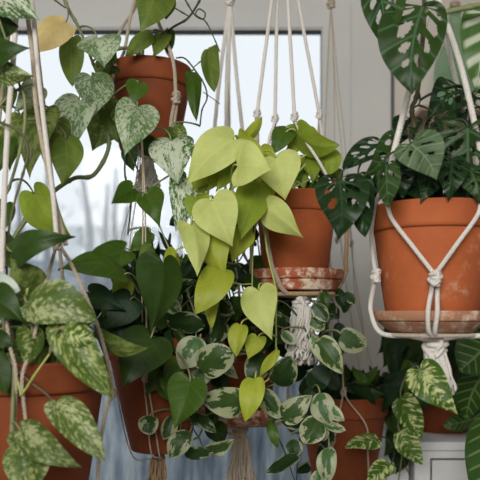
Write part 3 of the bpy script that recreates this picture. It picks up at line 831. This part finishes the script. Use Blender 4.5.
cord3(h, [KB, at(341, 405, 1.343), at(334, 440, 1.36), at(324, 485, 1.385), V((xB - .02, 1.42, 1.13)), V((xB, 1.45, 1.122))], .0016, C2, rope=False)
cord3(h, [KB, at(349, 402, 1.343), at(366, 425, 1.345), at(367.5, 445, 1.352), at(367.5, 490, 1.385), V((xB + .02, 1.42, 1.13)), V((xB, 1.45, 1.122))], .0015, C2, rope=False)
cord3(h, [at(371, 385, 1.44), V((xB + .095, 1.47, 1.31)), V((xB + .06, 1.47, 1.14)), V((xB, 1.45, 1.122))], .0011, C2, rope=False)
cord3(h, [at(362, 385, 1.56), V((xB + .01, 1.545, 1.31)), V((xB, 1.51, 1.14)), V((xB, 1.45, 1.122))], .0011, C2, rope=False)
knot(h, V((xB, 1.45, 1.118)), .008, C2, .012)

# ================================================================== PLANTS
exec_plants = True
# ---- A: marbled pothos in the highest pot
p = Plant('marble_pothos', 'white speckled trailing plant spilling from the highest pot at upper left', 'plant', (150, 58, 1.29), tuple(potA.location + V((0, 0, .13))), 1.2)
p.stem([(150, 62, 1.29), (128, 48, 1.24), (104, 58, 1.20), (100, 90, 1.18), (106, 120, 1.17), (109, 143, 1.17), (104, 160, 1.16), (92, 176, 1.15), (75, 178, 1.15), (58, 188, 1.14), (38, 205, 1.13), (20, 228, 1.12), (10, 245, 1.12)], None, .0030, .0040, 'vine')
p.stem([(150, 62, 1.29), (124, 48, 1.24), (106, 62, 1.19), (108, 100, 1.18), (118, 128, 1.18), (125, 145, 1.17), (125, 175, 1.17), (131, 198, 1.17), (128, 235, 1.17)], None, .0022, .0014, 'vinedark')
p.stem([(107, 130, 1.17), (125, 146, 1.17), (140, 175, 1.16), (146, 192, 1.16)], None, .0018, .0012, 'vinebrown')
p.stem([(153, 60, 1.27), (158, 42, 1.24), (172, 28, 1.22), (188, 18, 1.21), (200, 0, 1.2), (205, -12, 1.2)], None, .0022, .0018, 'vinedark')
p.stem([(190, 17, 1.21), (175, 8, 1.2), (160, -2, 1.2)], None, .0013, .001, 'vinedark')
p.stem([(182, -6, 1.2), (194, 14, 1.205), (203, 19, 1.2), (205, 13, 1.2), (199, 9, 1.2), (196, 15, 1.2), (206, 22, 1.2), (214, 38, 1.2), (220, 52, 1.2)], None, .0014, .001, 'vinedark')
p.stem([(176, 58, 1.22), (184, 58, 1.215), (192, 66, 1.21), (204, 84, 1.21), (207, 98, 1.21), (202, 110, 1.21), (200, 126, 1.21)], None, .0013, .0013, 'vinedark')
p.stem([(194, 67, 1.21), (204, 58, 1.2), (210, 50, 1.2)], None, .0010, .001, 'vinedark')
p.stem([(203, 92, 1.2), (212, 98, 1.2), (220, 104, 1.2)], None, .0008, .0006, 'vinedark')
p.stem([(62, -6, 1.15), (70, 12, 1.15), (78, 26, 1.15), (88, 50, 1.16), (94, 66, 1.17), (104, 90, 1.18)], None, .0028, .0022, 'vine')
p.stem([(50, -4, 1.16), (60, 4, 1.15), (66, 8, 1.15)], None, .0016, .0012, 'vinebrown')
lf = p.leaf
lf(66, 22, 33, 54, 30, 'tan', 'long', 1.13, dY=-.005, roll=25, fold=-.5, arch=.25, petend=(68, 8, 1.15))
lf(72, 38, 73, 87, 25, 'olive', 'long', 1.17, dY=.01, roll=20, petend=(80, 30, 1.15))
lf(97, 38, 104, 68, 44, 'marbleg', 'heart', 1.11, roll=5, petend=(80, 27, 1.15))
lf(92, 77, 93, 117, 40, 'marbleg', 'heart', 1.10, roll=-8)
lf(79, 100, 69, 160, 40, 'marbleg', 'heart', 1.09, roll=10)
lf(137, 107, 124, 157, 44, 'marbleg', 'heart', 1.10, roll=-5, fold=-.15)
lf(138, 83, 132, 105, 23, 'green', 'heart', 1.15, roll=5)
lf(105, 114, 92, 152, 40, 'olive2', 'heart', 1.19, roll=15)
lf(108, 100, 118, 142, 30, 'olive', 'long', 1.18, roll=-15)
lf(118, 104, 134, 128, 22, 'olive2', 'long', 1.16)
lf(171, 141, 178, 184, 46, 'marblew', 'heart', 1.12, roll=3, fold=-.1, petend=(150, 132, 1.2))
lf(186, 178, 176, 232, 37, 'marblew', 'heart', 1.14, roll=-5)
lf(172, 128, 186, 150, 20, 'marblegr', 'heart', 1.17)
lf(156, -8, 140, 33, 38, 'olive', 'heart', 1.17, roll=12)
lf(160, -10, 166, 20, 26, 'olive', 'long', 1.19)
lf(151, 33, 125, 56, 17, 'olive', 'long', 1.20, roll=20)
lf(166, 34, 155, 57, 16, 'olive', 'long', 1.22)
lf(168, 30, 168, 54, 14, 'green', 'long', 1.24)
lf(192, 72, 196, 122, 16, 'green', 'long', 1.2, roll=-20)
lf(209, 48, 215, 93, 20, 'olive', 'long', 1.2, roll=25, fold=-.5)
lf(133, 189, 111, 204, 23, 'green', 'heart', 1.15, roll=-15)
lf(147, 194, 160, 228, 28, 'green', 'heart', 1.14, roll=10)
lf(150, 232, 130, 251, 19, 'green', 'long', 1.16)
lf(128, 150, 134, 172, 17, 'dark', 'heart', 1.18)
lf(106, 42, 118, 62, 14, 'green', 'long', 1.24)
lf(104, 60, 108, 80, 20, 'marblegr', 'heart', 1.15)
lf(142, 142, 168, 156, 20, 'dark', 'long', 1.20)
lf(112, 66, 100, 78, 18, 'green', 'heart', 1.16)
lf(120, 120, 140, 145, 26, 'dark', 'heart', 1.19)

# ---- L: pothos at left edge / lower-left pot
p = Plant('golden_pothos', 'green and cream splashed trailing plant filling the left edge over the large lower left pot', 'plant', (25, 365, .97), tuple(potL.location + V((0, 0, .18))), .92)
lf = p.leaf
p.stem([(25, 372, .95), (5, 330, .93), (-5, 250, .93), (2, 205, .93), (10, 185, .93), (20, 150, .93), (25, 120, .94), (22, 90, .94), (5, 100, .95), (-10, 120, .95)], None, .0026, .0018, 'vine')
p.stem([(20, 370, .94), (8, 300, .9), (8, 240, .9), (14, 205, .9), (24, 170, .9), (28, 150, .9), (20, 132, .9), (0, 122, .9), (-10, 115, .9)], None, .0016, .0018, 'vinebrown')
p.stem([(14, 366, .86), (13, 400, .85), (12, 447, .85), (14, 490, .86)], None, .0030, .0022, 'vine')
p.stem([(14, 366, .86), (20, 390, .85), (22, 394, .848), (38, 370, .845), (54, 348, .85)], None, .0018, .0012, 'vinelime')
p.stem([(16, 368, .86), (30, 382, .85), (45, 393, .845), (54, 402, .84)], None, .0018, .0012, 'vinebrown')
p.stem([(24, 345, .9), (26, 300, .87), (28, 286, .87)], None, .0022, .0016, 'vinelime')
lf(-8, -8, 38, 20, 40, 'marblew', 'heart', .90, roll=10)
lf(-8, 30, 19, 27, 26, 'dark', 'long', .94)
lf(-14, 54, 31, 48, 32, 'dark', 'heart', .91, roll=-15)
lf(-10, 66, 35, 76, 28, 'marble', 'heart', .92, roll=15)
lf(38, 88, 14, 112, 26, 'marbleg', 'heart', .97)
lf(42, 112, 30, 180, 36, 'olive2', 'heart', .99, roll=10)
lf(20, 120, 10, 172, 30, 'olive2', 'heart', 1.0, roll=10)
lf(56, 122, 46, 172, 34, 'olive2', 'heart', 1.02)
lf(66, 140, 62, 187, 36, 'olive', 'heart', 1.01, roll=-12)
lf(6, 88, 8, 118, 22, 'olive', 'heart', 1.02)
lf(34, 194, 74, 238, 36, 'neong', 'heart', 1.0, roll=20, dY=.02)
lf(12, 252, 75, 236, 32, 'dark', 'heart', .86, roll=-25, fold=-.4, arch=.2)
lf(28, 290, 10, 258, 40, 'olive2', 'heart', .87, roll=10, pet=False)
lf(-8, 278, 21, 290, 22, 'glareleaf', 'long', .86, roll=30)
lf(-12, 298, 23, 322, 38, 'dark', 'heart', .85)
lf(28, 303, 98, 321, 46, 'marble', 'long', .84, roll=-12, fold=-.3, arch=.1)
lf(58, 322, 112, 398, 42, 'marblegr', 'long', .84, roll=10, fold=-.25)
lf(64, 330, 96, 342, 22, 'creamgreen', 'long', .825, roll=20)
lf(32, 332, 24, 368, 28, 'marblegr', 'heart', .86, roll=-8)
lf(55, 403, 104, 461, 36, 'marble', 'long', .83, roll=12, fold=-.3)
lf(21, 431, 82, 467, 36, 'marble', 'heart', .82, roll=-10, fold=-.2)
lf(25, 450, 28, 502, 48, 'marblegr', 'heart', .81, roll=5)
lf(-8, 336, 14, 346, 20, 'dark', 'long', .86)
lf(-6, 352, 8, 396, 24, 'dark', 'long', .86)
lf(40, 334, 8, 352, 18, 'olive2', 'long', .90)
lf(96, 331, 152, 346, 20, 'olive2', 'long', .93, roll=35, arch=.25, fold=-.3)
lf(62, 300, 98, 345, 34, 'marblegr', 'heart', .90)
lf(22, 318, 40, 350, 26, 'dark', 'heart', .92)
lf(4, 205, -4, 240, 22, 'green', 'heart', .93)
lf(2, 236, 22, 262, 20, 'dark', 'long', .94)
lf(5, 140, -4, 178, 24, 'green', 'heart', .98)
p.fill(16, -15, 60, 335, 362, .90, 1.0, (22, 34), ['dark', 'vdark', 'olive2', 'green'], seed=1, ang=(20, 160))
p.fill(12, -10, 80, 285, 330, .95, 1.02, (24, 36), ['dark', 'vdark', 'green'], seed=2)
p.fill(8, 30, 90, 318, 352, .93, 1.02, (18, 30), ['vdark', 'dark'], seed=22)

# ---- D: green philodendron in shaded pot
p = Plant('heartleaf_philodendron', 'plain dark green heart leaved plant in the shaded lower pot', 'plant', (158, 340, 1.20), tuple(potD.location + V((0, 0, .17))), 1.12)
lf = p.leaf
lf(124, 250, 76, 273, 30, 'green', 'heart', 1.06, roll=25, fold=-.3)
lf(124, 274, 58, 270, 24, 'green', 'long', 1.02, roll=40, arch=.2)
lf(90, 293, 126, 311, 26, 'vdark', 'heart', 1.06)
lf(163, 263, 151, 333, 46, 'dark', 'heart', 1.03, roll=-22, fold=-.3)
lf(151, 338, 123, 388, 52, 'dark', 'heart', .99, roll=8, fold=-.15)
lf(190, 382, 174, 429, 40, 'green', 'heart', 1.03, roll=-8)
lf(150, 245, 138, 262, 16, 'olive', 'long', 1.1)
lf(110, 300, 104, 320, 14, 'neong', 'long', 1.12)  # small backlit leaves: light coming through is painted as lime colour
lf(126, 276, 112, 292, 15, 'neong', 'long', 1.13)
lf(122, 280, 128, 300, 18, 'neond', 'long', 1.14)
lf(130, 300, 104, 330, 34, 'vdark', 'heart', 1.06)
lf(116, 318, 120, 352, 30, 'vdark', 'heart', 1.08)
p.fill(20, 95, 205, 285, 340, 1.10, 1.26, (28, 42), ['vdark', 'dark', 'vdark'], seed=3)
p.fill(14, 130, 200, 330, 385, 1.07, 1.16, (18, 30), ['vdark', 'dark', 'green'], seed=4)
# spiky plant sharing that pot
p = Plant('narrow_leaved_plant', 'dark narrow leaved plant rising behind the dark green heart leaves', 'plant', (160, 336, 1.24), tuple(potD.location + V((0.02, .03, .17))), 1.24, 'vinedark')
r = random.Random(5)
for i in range(46):
    a = math.radians(r.uniform(200, 340)); bx, by = 150 + r.uniform(-36, 40), r.uniform(262, 300); L = r.uniform(24, 44)
    p.leaf(bx, by, bx + L * math.cos(a), by + L * math.sin(a) * .95, r.uniform(5, 9), r.choice(['vdark', 'vdark', 'dark']), 'blade', r.uniform(1.16, 1.30), roll=r.uniform(-50, 50), pet=i % 2 == 0)

# ---- M: neon pothos
p = Plant('chartreuse_pothos', 'chartreuse yellow green heart leaved plant cascading from the middle pot', 'plant', (288, 192, 1.24), tuple(potM.location + V((0, 0, .14))), 1.12, 'vinelime')
lf = p.leaf
p.stem([(285, 192, 1.22), (270, 180, 1.17), (262, 200, 1.14), (264, 225, 1.135), (268, 255, 1.125), (276, 290, 1.12), (276, 312, 1.12), (276, 345, 1.12), (273, 372, 1.12), (263, 383, 1.115), (256, 381, 1.11)], None, .0018, .0014)
p.stem([(280, 192, 1.22), (262, 185, 1.15), (257, 215, 1.13), (253, 250, 1.13), (252, 296, 1.13)], None, .0015, .0012)
p.stem([(252, 284, 1.13), (240, 284, 1.12), (226, 280, 1.11)], None, .0012, .001)
p.stem([(250, 240, 1.13), (238, 262, 1.12), (225, 262, 1.11)], None, .0012, .001)
p.stem([(284, 190, 1.22), (262, 160, 1.16), (240, 165, 1.12), (230, 190, 1.1), (225, 240, 1.08)], None, .0016, .0012)
lf(233, 139, 185, 187, 42, 'neon', 'heart', 1.06, roll=22, fold=-.3)
lf(243, 142, 262, 116, 13, 'neond', 'long', 1.12, roll=35)
lf(238, 166, 273, 170, 46, 'neon', 'heart', 1.03, roll=-12, fold=-.1)
lf(276, 158, 285, 200, 44, 'neon', 'heart', 1.07, roll=8, fold=-.2)
lf(212, 201, 233, 247, 47, 'neon', 'heart', 1.02, roll=5, fold=-.15)
lf(259, 184, 240, 242, 38, 'neong', 'heart', 1.08, roll=-10)
lf(268, 208, 304, 238, 30, 'neon', 'heart', 1.08, roll=20)
lf(191, 225, 197, 277, 30, 'neon', 'heart', 1.03, roll=-20)
lf(208, 230, 226, 280, 38, 'neond', 'heart', 1.05, roll=12)
lf(222, 268, 196, 315, 34, 'neond', 'long', 1.04, roll=20)
lf(212, 288, 211, 329, 15, 'neond', 'long', 1.07, roll=15)
lf(176, 252, 167, 283, 18, 'neond', 'long', 1.08, roll=-35)
lf(259, 291, 272, 340, 38, 'neon', 'heart', 1.06, roll=5, fold=-.1)
lf(241, 325, 236, 357, 19, 'neond', 'long', 1.08)
lf(258, 338, 248, 360, 20, 'neond', 'heart', 1.09)
lf(276, 351, 258, 379, 10, 'neond', 'long', 1.10, roll=40)
lf(255, 379, 245, 422, 25, 'neond', 'long', 1.05, roll=5, fold=-.1)
lf(296, 131, 339, 146, 30, 'neong', 'long', 1.18, roll=30, fold=-.3)
lf(288, 128, 274, 154, 22, 'green', 'long', 1.19)
lf(300, 128, 292, 158, 34, 'neong', 'heart', 1.22)
lf(327, 150, 330, 175, 24, 'neong', 'round', 1.19, roll=15)
lf(228, 150, 216, 192, 30, 'neong', 'heart', 1.10)
lf(238, 137, 268, 156, 22, 'neond', 'long', 1.10, roll=30)
lf(206, 165, 198, 198, 26, 'neong', 'heart', 1.11)
lf(250, 150, 248, 182, 26, 'neong', 'heart', 1.12)
lf(316, 160, 312, 184, 18, 'neong', 'heart', 1.2)
lf(305, 158, 318, 182, 16, 'neong', 'long', 1.21)
lf(196, 198, 205, 228, 26, 'neong', 'heart', 1.09)
lf(236, 196, 232, 230, 30, 'neong', 'heart', 1.10)
lf(298, 160, 302, 186, 20, 'green', 'heart', 1.24)
lf(240, 232, 232, 262, 28, 'neond', 'heart', 1.09)
lf(330, 168, 340, 186, 14, 'neong', 'long', 1.24)
p.fill(10, 200, 268, 135, 175, 1.10, 1.17, (24, 34), ['neong', 'neond'], seed=6)
p.fill(6, 290, 335, 165, 182, 1.21, 1.29, (18, 26), ['neong', 'green', 'dark'], seed=7)

# ---- C: cream-edged plant bottom centre
p = Plant('variegated_peperomia', 'trailing plant with cream margined rounded leaves around the bottom centre pot', 'plant', (240, 318, 1.34), tuple(potC.location + V((0, 0, .17))), 1.2)
lf = p.leaf
p.stem([(245, 320, 1.32), (275, 300, 1.2), (300, 320, 1.18), (314, 360, 1.17), (310, 400, 1.16), (300, 440, 1.16), (296, 485, 1.17)], None, .0016, .0012, 'vinedark')
p.stem([(250, 318, 1.32), (290, 290, 1.2), (318, 310, 1.18), (322, 350, 1.17), (318, 400, 1.17), (326, 440, 1.16), (330, 490, 1.17)], None, .0016, .0012, 'vinedark')
p.stem([(235, 320, 1.32), (205, 325, 1.22), (192, 350, 1.18), (188, 385, 1.17), (190, 420, 1.17), (200, 440, 1.17)], None, .0015, .0011, 'vinedark')
p.stem([(240, 322, 1.30), (250, 350, 1.2), (258, 385, 1.18), (270, 420, 1.18), (284, 450, 1.18), (296, 485, 1.18)], None, .0014, .0011, 'vinedark')
lf(165, 294, 198, 279, 13, 'margin2', 'oval', 1.14, roll=35)
lf(166, 298, 181, 314, 16, 'marginw', 'oval', 1.13)
lf(169, 322, 206, 326, 22, 'margin2', 'oval', 1.12, roll=25)
lf(200, 338, 181, 369, 30, 'marginw', 'oval', 1.10, roll=10)
lf(199, 368, 233, 352, 33, 'margin', 'round', 1.08, roll=5)
lf(209, 366, 197, 386, 22, 'marginw', 'oval', 1.12)
lf(243, 402, 199, 397, 31, 'margin', 'long', 1.08, roll=5)
lf(256, 388, 280, 419, 21, 'margin', 'oval', 1.09, roll=5)
lf(282, 417, 312, 395, 25, 'margin', 'long', 1.08, roll=-8)
lf(264, 354, 250, 382, 26, 'margin2', 'round', 1.13)
lf(276, 384, 290, 356, 26, 'margin2', 'round', 1.12)
lf(150, 416, 149, 435, 20, 'margin', 'round', 1.10, roll=0)
lf(190, 432, 169, 458, 22, 'margin', 'oval', 1.10, roll=10)
lf(172, 415, 163, 440, 16, 'margin', 'oval', 1.12)
lf(190, 414, 216, 432, 14, 'margin2', 'oval', 1.12)
lf(184, 452, 214, 452, 13, 'margin2', 'oval', 1.13)
lf(206, 450, 234, 440, 14, 'margin', 'oval', 1.14)
lf(270, 420, 278, 448, 11, 'green', 'oval', 1.11)
lf(298, 418, 270, 420, 9, 'margin2', 'oval', 1.10, roll=30)
lf(280, 418, 307, 426, 11, 'margin2', 'oval', 1.10, roll=30)
lf(298, 456, 266, 473, 14, 'margin2', 'oval', 1.08)
lf(291, 440, 296, 460, 17, 'margin2', 'oval', 1.10)
lf(319, 418, 303, 443, 27, 'margin', 'oval', 1.07, roll=8)
lf(320, 393, 330, 425, 25, 'marginw', 'oval', 1.08, roll=10)
lf(328, 405, 345, 421, 12, 'marginw', 'oval', 1.07, roll=25)
lf(324, 425, 346, 431, 10, 'marginw', 'oval', 1.07, roll=25)
lf(318, 440, 326, 424, 15, 'marginw', 'oval', 1.09)
lf(329, 447, 327, 484, 20, 'marginw', 'oval', 1.07, roll=5)
lf(320, 470, 314, 490, 14, 'marginw', 'oval', 1.08)
lf(319, 341, 342, 374, 25, 'margin', 'long', 1.08, roll=5)
lf(312, 336, 322, 362, 14, 'marginw', 'oval', 1.11)
lf(341, 334, 367, 346, 24, 'margin', 'round', 1.12, roll=5)
lf(314, 304, 328, 322, 15, 'margin2', 'oval', 1.14)
lf(322, 292, 328, 308, 12, 'dark', 'oval', 1.16)
lf(312, 318, 324, 330, 14, 'margin', 'oval', 1.15)
lf(310, 372, 328, 386, 26, 'vdark', 'round', 1.15)
lf(222, 318, 214, 342, 20, 'margin2', 'round', 1.16)
lf(212, 302, 234, 314, 16, 'margin2', 'oval', 1.15)
lf(195, 306, 214, 300, 18, 'margin2', 'oval', 1.16)
lf(225, 300, 222, 325, 16, 'margin2', 'oval', 1.17)
lf(282, 332, 296, 344, 12, 'marginw', 'oval', 1.15)
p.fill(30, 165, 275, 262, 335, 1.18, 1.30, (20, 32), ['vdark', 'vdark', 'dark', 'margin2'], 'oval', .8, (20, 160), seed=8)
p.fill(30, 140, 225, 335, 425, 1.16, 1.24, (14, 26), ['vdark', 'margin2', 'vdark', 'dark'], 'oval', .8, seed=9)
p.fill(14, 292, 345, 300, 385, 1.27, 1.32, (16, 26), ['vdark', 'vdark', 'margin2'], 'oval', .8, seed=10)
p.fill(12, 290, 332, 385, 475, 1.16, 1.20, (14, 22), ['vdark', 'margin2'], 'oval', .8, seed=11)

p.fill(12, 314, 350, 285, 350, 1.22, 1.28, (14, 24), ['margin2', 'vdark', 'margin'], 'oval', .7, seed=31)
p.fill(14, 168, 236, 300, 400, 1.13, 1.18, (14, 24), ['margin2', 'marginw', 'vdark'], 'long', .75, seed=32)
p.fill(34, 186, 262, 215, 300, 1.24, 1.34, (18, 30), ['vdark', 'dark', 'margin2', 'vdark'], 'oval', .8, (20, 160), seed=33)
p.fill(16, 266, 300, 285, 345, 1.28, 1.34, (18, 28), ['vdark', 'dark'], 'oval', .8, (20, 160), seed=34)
# ---- B: dark plant in the shadowy pot
p = Plant('dark_leafy_plant', 'low dark green plant in the shadowy pot held by thin tan cords', 'plant', (345, 402, 1.45), tuple(potB.location + V((0, 0, .17))), 1.42, 'vinedark')
p.fill(46, 318, 392, 380, 412, 1.38, 1.52, (18, 30), ['vdark', 'vdark', 'dark'], 'heart', .8, (150, 390), seed=12)
p.leaf(356, 382, 372, 378, 9, 'green', 'oval', 1.36); p.leaf(366, 385, 378, 366, 8, 'green', 'oval', 1.36); p.leaf(368, 384, 352, 368, 9, 'green', 'oval', 1.36)
p.leaf(378, 440, 345, 448, 17, 'creamgreen', 'long', 1.30, roll=35, fold=-.3, petend=(392, 448, 1.36))
p.leaf(391, 464, 367, 484, 20, 'creamgreen', 'long', 1.29, roll=15, petend=(394, 452, 1.36))

# ---- K: pothos on the cabinet
p = Plant('green_pothos', 'yellow streaked green pothos leaves drooping from the pot on the white cabinet', 'plant', (438, 372, 1.66), tuple(potK.location + V((0, 0, .13))), 1.5)
lf = p.leaf
p.stem([(438, 380, 1.64), (420, 362, 1.5), (404, 380, 1.44), (398, 420, 1.42), (402, 450, 1.42), (398, 485, 1.42)], None, .0018, .0013, 'vine')
p.stem([(402, 430, 1.42), (404, 460, 1.42), (410, 476, 1.42)], None, .001, .001, 'vinedark')
p.stem([(404, 380, 1.44), (410, 370, 1.25), (416, 366, 1.05), (420, 370, .935)], None, .0013, .0012, 'vine')
lf(420, 371, 458, 415, 38, 'creamgreen', 'heart', .93, roll=5, fold=-.2)
lf(412, 366, 404, 395, 22, 'green', 'heart', 1.42)
lf(401, 398, 422, 439, 27, 'creamgreen', 'long', 1.37, roll=15)
lf(400, 432, 423, 465, 24, 'creamgreen', 'long', 1.36, roll=10)
lf(392, 412, 400, 440, 18, 'dark', 'long', 1.44)
lf(405, 330, 389, 372, 20, 'vdark', 'long', 1.46, roll=25)
lf(398, 338, 394, 395, 22, 'vdark', 'long', 1.48)
lf(425, 340, 402, 365, 26, 'dark', 'heart', 1.47)
p.fill(34, 388, 462, 332, 402, 1.48, 1.66, (24, 38), ['vdark', 'dark', 'vdark'], seed=13)
p.fill(10, 392, 416, 400, 455, 1.46, 1.5, (16, 26), ['vdark', 'dark'], seed=14)

# ---- X: striped plant at right edge
p = Plant('calathea', 'dark green leaves with pale ribbed stripes entering at the lower right edge', 'plant', (530, 400, 1.72), tuple(potX.location + V((0, 0, .12))), 1.4)
lf = p.leaf
lf(494, 340, 459, 372, 44, 'calathea', 'oval', 1.30, roll=-10)
lf(486, 372, 466, 420, 34, 'calathea', 'oval', 1.38, roll=30)
lf(492, 416, 476, 500, 42, 'calathea', 'oval', 1.26, roll=-10)
lf(500, 318, 455, 345, 26, 'monsterad', 'oval', 1.42, roll=20)
lf(480, 370, 452, 398, 26, 'vdark', 'oval', 1.46)
p.fill(12, 468, 510, 330, 420, 1.44, 1.6, (30, 46), ['vdark', 'dark', 'calathea'], 'oval', .6, (60, 170), seed=15)

# ---- R: monstera
p = Plant('monstera_adansonii', 'holed leaf climbing plant bushing out of the large right pot', 'plant', (432, 210, 1.0), tuple(potR.location + V((0, 0, .14))), .95, 'vinedark', .0013)
lf = p.leaf
p.stem([(430, 208, 1.0), (420, 160, .98), (414, 125, .97), (412, 108, .96), (417, 95, .955), (421, 60, .955), (424, 20, .955), (424, -20, .96)], None, .0036, .003, 'vinebrown')
p.stem([(413, 108, .965), (419, 104, .96), (420, 96, .955), (418, 90, .955)], None, .0012, .001, 'vinebrown')
p.stem([(438, 14, .95), (455, 10, .95), (479, 5, .95), (495, 0, .95)], None, .0035, .004, 'vine')
HB = [(.24, .42, .035, .26, .02, -1), (.36, .48, .045, .30, .02, -1), (.50, .46, .048, .28, .02, -1), (.64, .42, .042, .28, .02, -1), (.77, .40, .03, .25, .02, -1),
      (.30, .40, .022, .14, .02, 1), (.42, .38, .045, .20, .02, 1), (.57, .34, .05, .22, .02, 1), (.70, .30, .03, .2, 0, 1), (.80, .3, .02, .2, 0, 1), (.44, .14, .02, .06, 0, -1)]
lf(423, 6, 411, 96, 66, 'monstera', 'long', .90, dY=-.03, roll=-6, fold=-.2, arch=.08, holes=HB, petend=(424, -4, .955))
lf(378, -26, 390, 54, 44, 'monstera', 'long', .92, roll=18, holes=monstera_holes(3), petend=(424, -20, .96))
lf(411, 144, 437, 181, 46, 'monsterap', 'heart', .89, roll=-5, fold=-.15, holes=[(h_[0], h_[1], h_[2] * .55, h_[3] * .8, h_[4], h_[5]) for h_ in monstera_holes(5, 4)])
lf(462, 92, 426, 122, 40, 'monsterad', 'heart', .99, roll=10, holes=monstera_holes(6))
lf(470, 96, 476, 140, 36, 'monsterad', 'heart', 1.0, holes=monstera_holes(7))
lf(468, 128, 474, 196, 58, 'monstera', 'heart', .93, roll=-12, holes=monstera_holes(8, 5, True))
lf(382, 144, 342, 168, 24, 'monsterad', 'long', .94, roll=25, holes=monstera_holes(9))
lf(398, 140, 365, 176, 30, 'monstera', 'long', .95, roll=-20, holes=monstera_holes(10, 4))
lf(339, 180, 338, 240, 54, 'monsterad', 'heart', .92, roll=8, fold=-.2, holes=monstera_holes(11, 4))
lf(358, 174, 365, 238, 30, 'monsterad', 'long', .94, roll=-20, holes=monstera_holes(12, 3))
lf(386, 164, 389, 209, 24, 'monstera', 'long', .90, roll=25, fold=-.35, holes=monstera_holes(13, 2))
lf(430, 168, 420, 204, 30, 'monsterad', 'heart', .93, holes=monstera_holes(14))
lf(452, 160, 448, 202, 34, 'monsterad', 'heart', .92, holes=monstera_holes(15))
lf(400, 162, 404, 200, 34, 'monsterad', 'heart', .94, holes=monstera_holes(16))
lf(470, 170, 480, 204, 30, 'monstera', 'heart', .92, holes=monstera_holes(17))
lf(436, 118, 452, 150, 34, 'monsterad', 'heart', .96, holes=monstera_holes(18))
lf(410, 118, 398, 146, 28, 'monsterad', 'heart', .98, holes=monstera_holes(19))
r = random.Random(77)
HM = monstera_holes(21, 4)
p.fill(12, 380, 485, 130, 178, .96, 1.06, (26, 38), ['monsterad', 'vdark'], 'heart', .9, (30, 150), holes=HM, seed=16)
p.fill(30, 374, 490, 162, 198, .94, 1.07, (20, 28), ['monsterad', 'vdark'], 'heart', .9, (20, 160), seed=17)
# ---- variegated leaf, top right
p = Plant('variegated_trailing_plant', 'cream and green variegated leaf hanging at the top right edge', 'plant', (510, -40, 1.1), at(510, -60, 1.1), 1.05)
p.stem([(510, -60, 1.1), (505, -20, 1.05), (492, 8, 1.0)], None, .003, .002)
p.leaf(492, 12, 477, 93, 46, 'varieg', 'heart', .98, roll=-18, holes=[(.45, .6, .03, .2, 0, -1), (.3, .5, .02, .15, 0, -1)], petend=(500, -5, 1.03))
p.leaf(484, 14, 464, 40, 14, 'dark', 'long', 1.02)

# ================================================================== LIGHT + CAMERA
wd = bpy.data.worlds.new('sky'); scene.world = wd; wd.use_nodes = True
bg = wd.node_tree.nodes['Background']; bg.inputs[0].default_value = (.92, .96, 1.0, 1); bg.inputs[1].default_value = 1.1
la = bpy.data.lights.new('added_front_light', 'AREA'); la.shape = 'RECTANGLE'; la.size = 1.4; la.size_y = 1.0; la.energy = 41; la.spread = math.radians(130); la.color = (1.0, .975, .94)  # added area lamp behind the camera, lights the plants from the room side
lo = bpy.data.objects.new('added_front_light', la); col.objects.link(lo); lo.location = (-.42, -1.15, 2.36)
lo.rotation_euler = (V((.15, 1.25, 1.85)) - lo.location).to_track_quat('-Z', 'Y').to_euler()

cam = bpy.data.cameras.new('camera'); co = bpy.data.objects.new('camera', cam); col.objects.link(co)
co.location = (0, 0, CZ); co.rotation_euler = (math.pi / 2, 0, 0)
cam.sensor_width = 36; cam.lens = F / 480 * 36; cam.shift_y = (HZ - 240) / 480
cam.dof.use_dof = True; cam.dof.focus_distance = 1.08; cam.dof.aperture_fstop = 5.0
cam.clip_start = .05
scene.camera = co
scene.view_settings.view_transform = 'Standard'; scene.view_settings.look = 'None'; scene.view_settings.gamma = 1
scene.view_settings.exposure = -0.1; scene.view_settings.use_curve_mapping = False
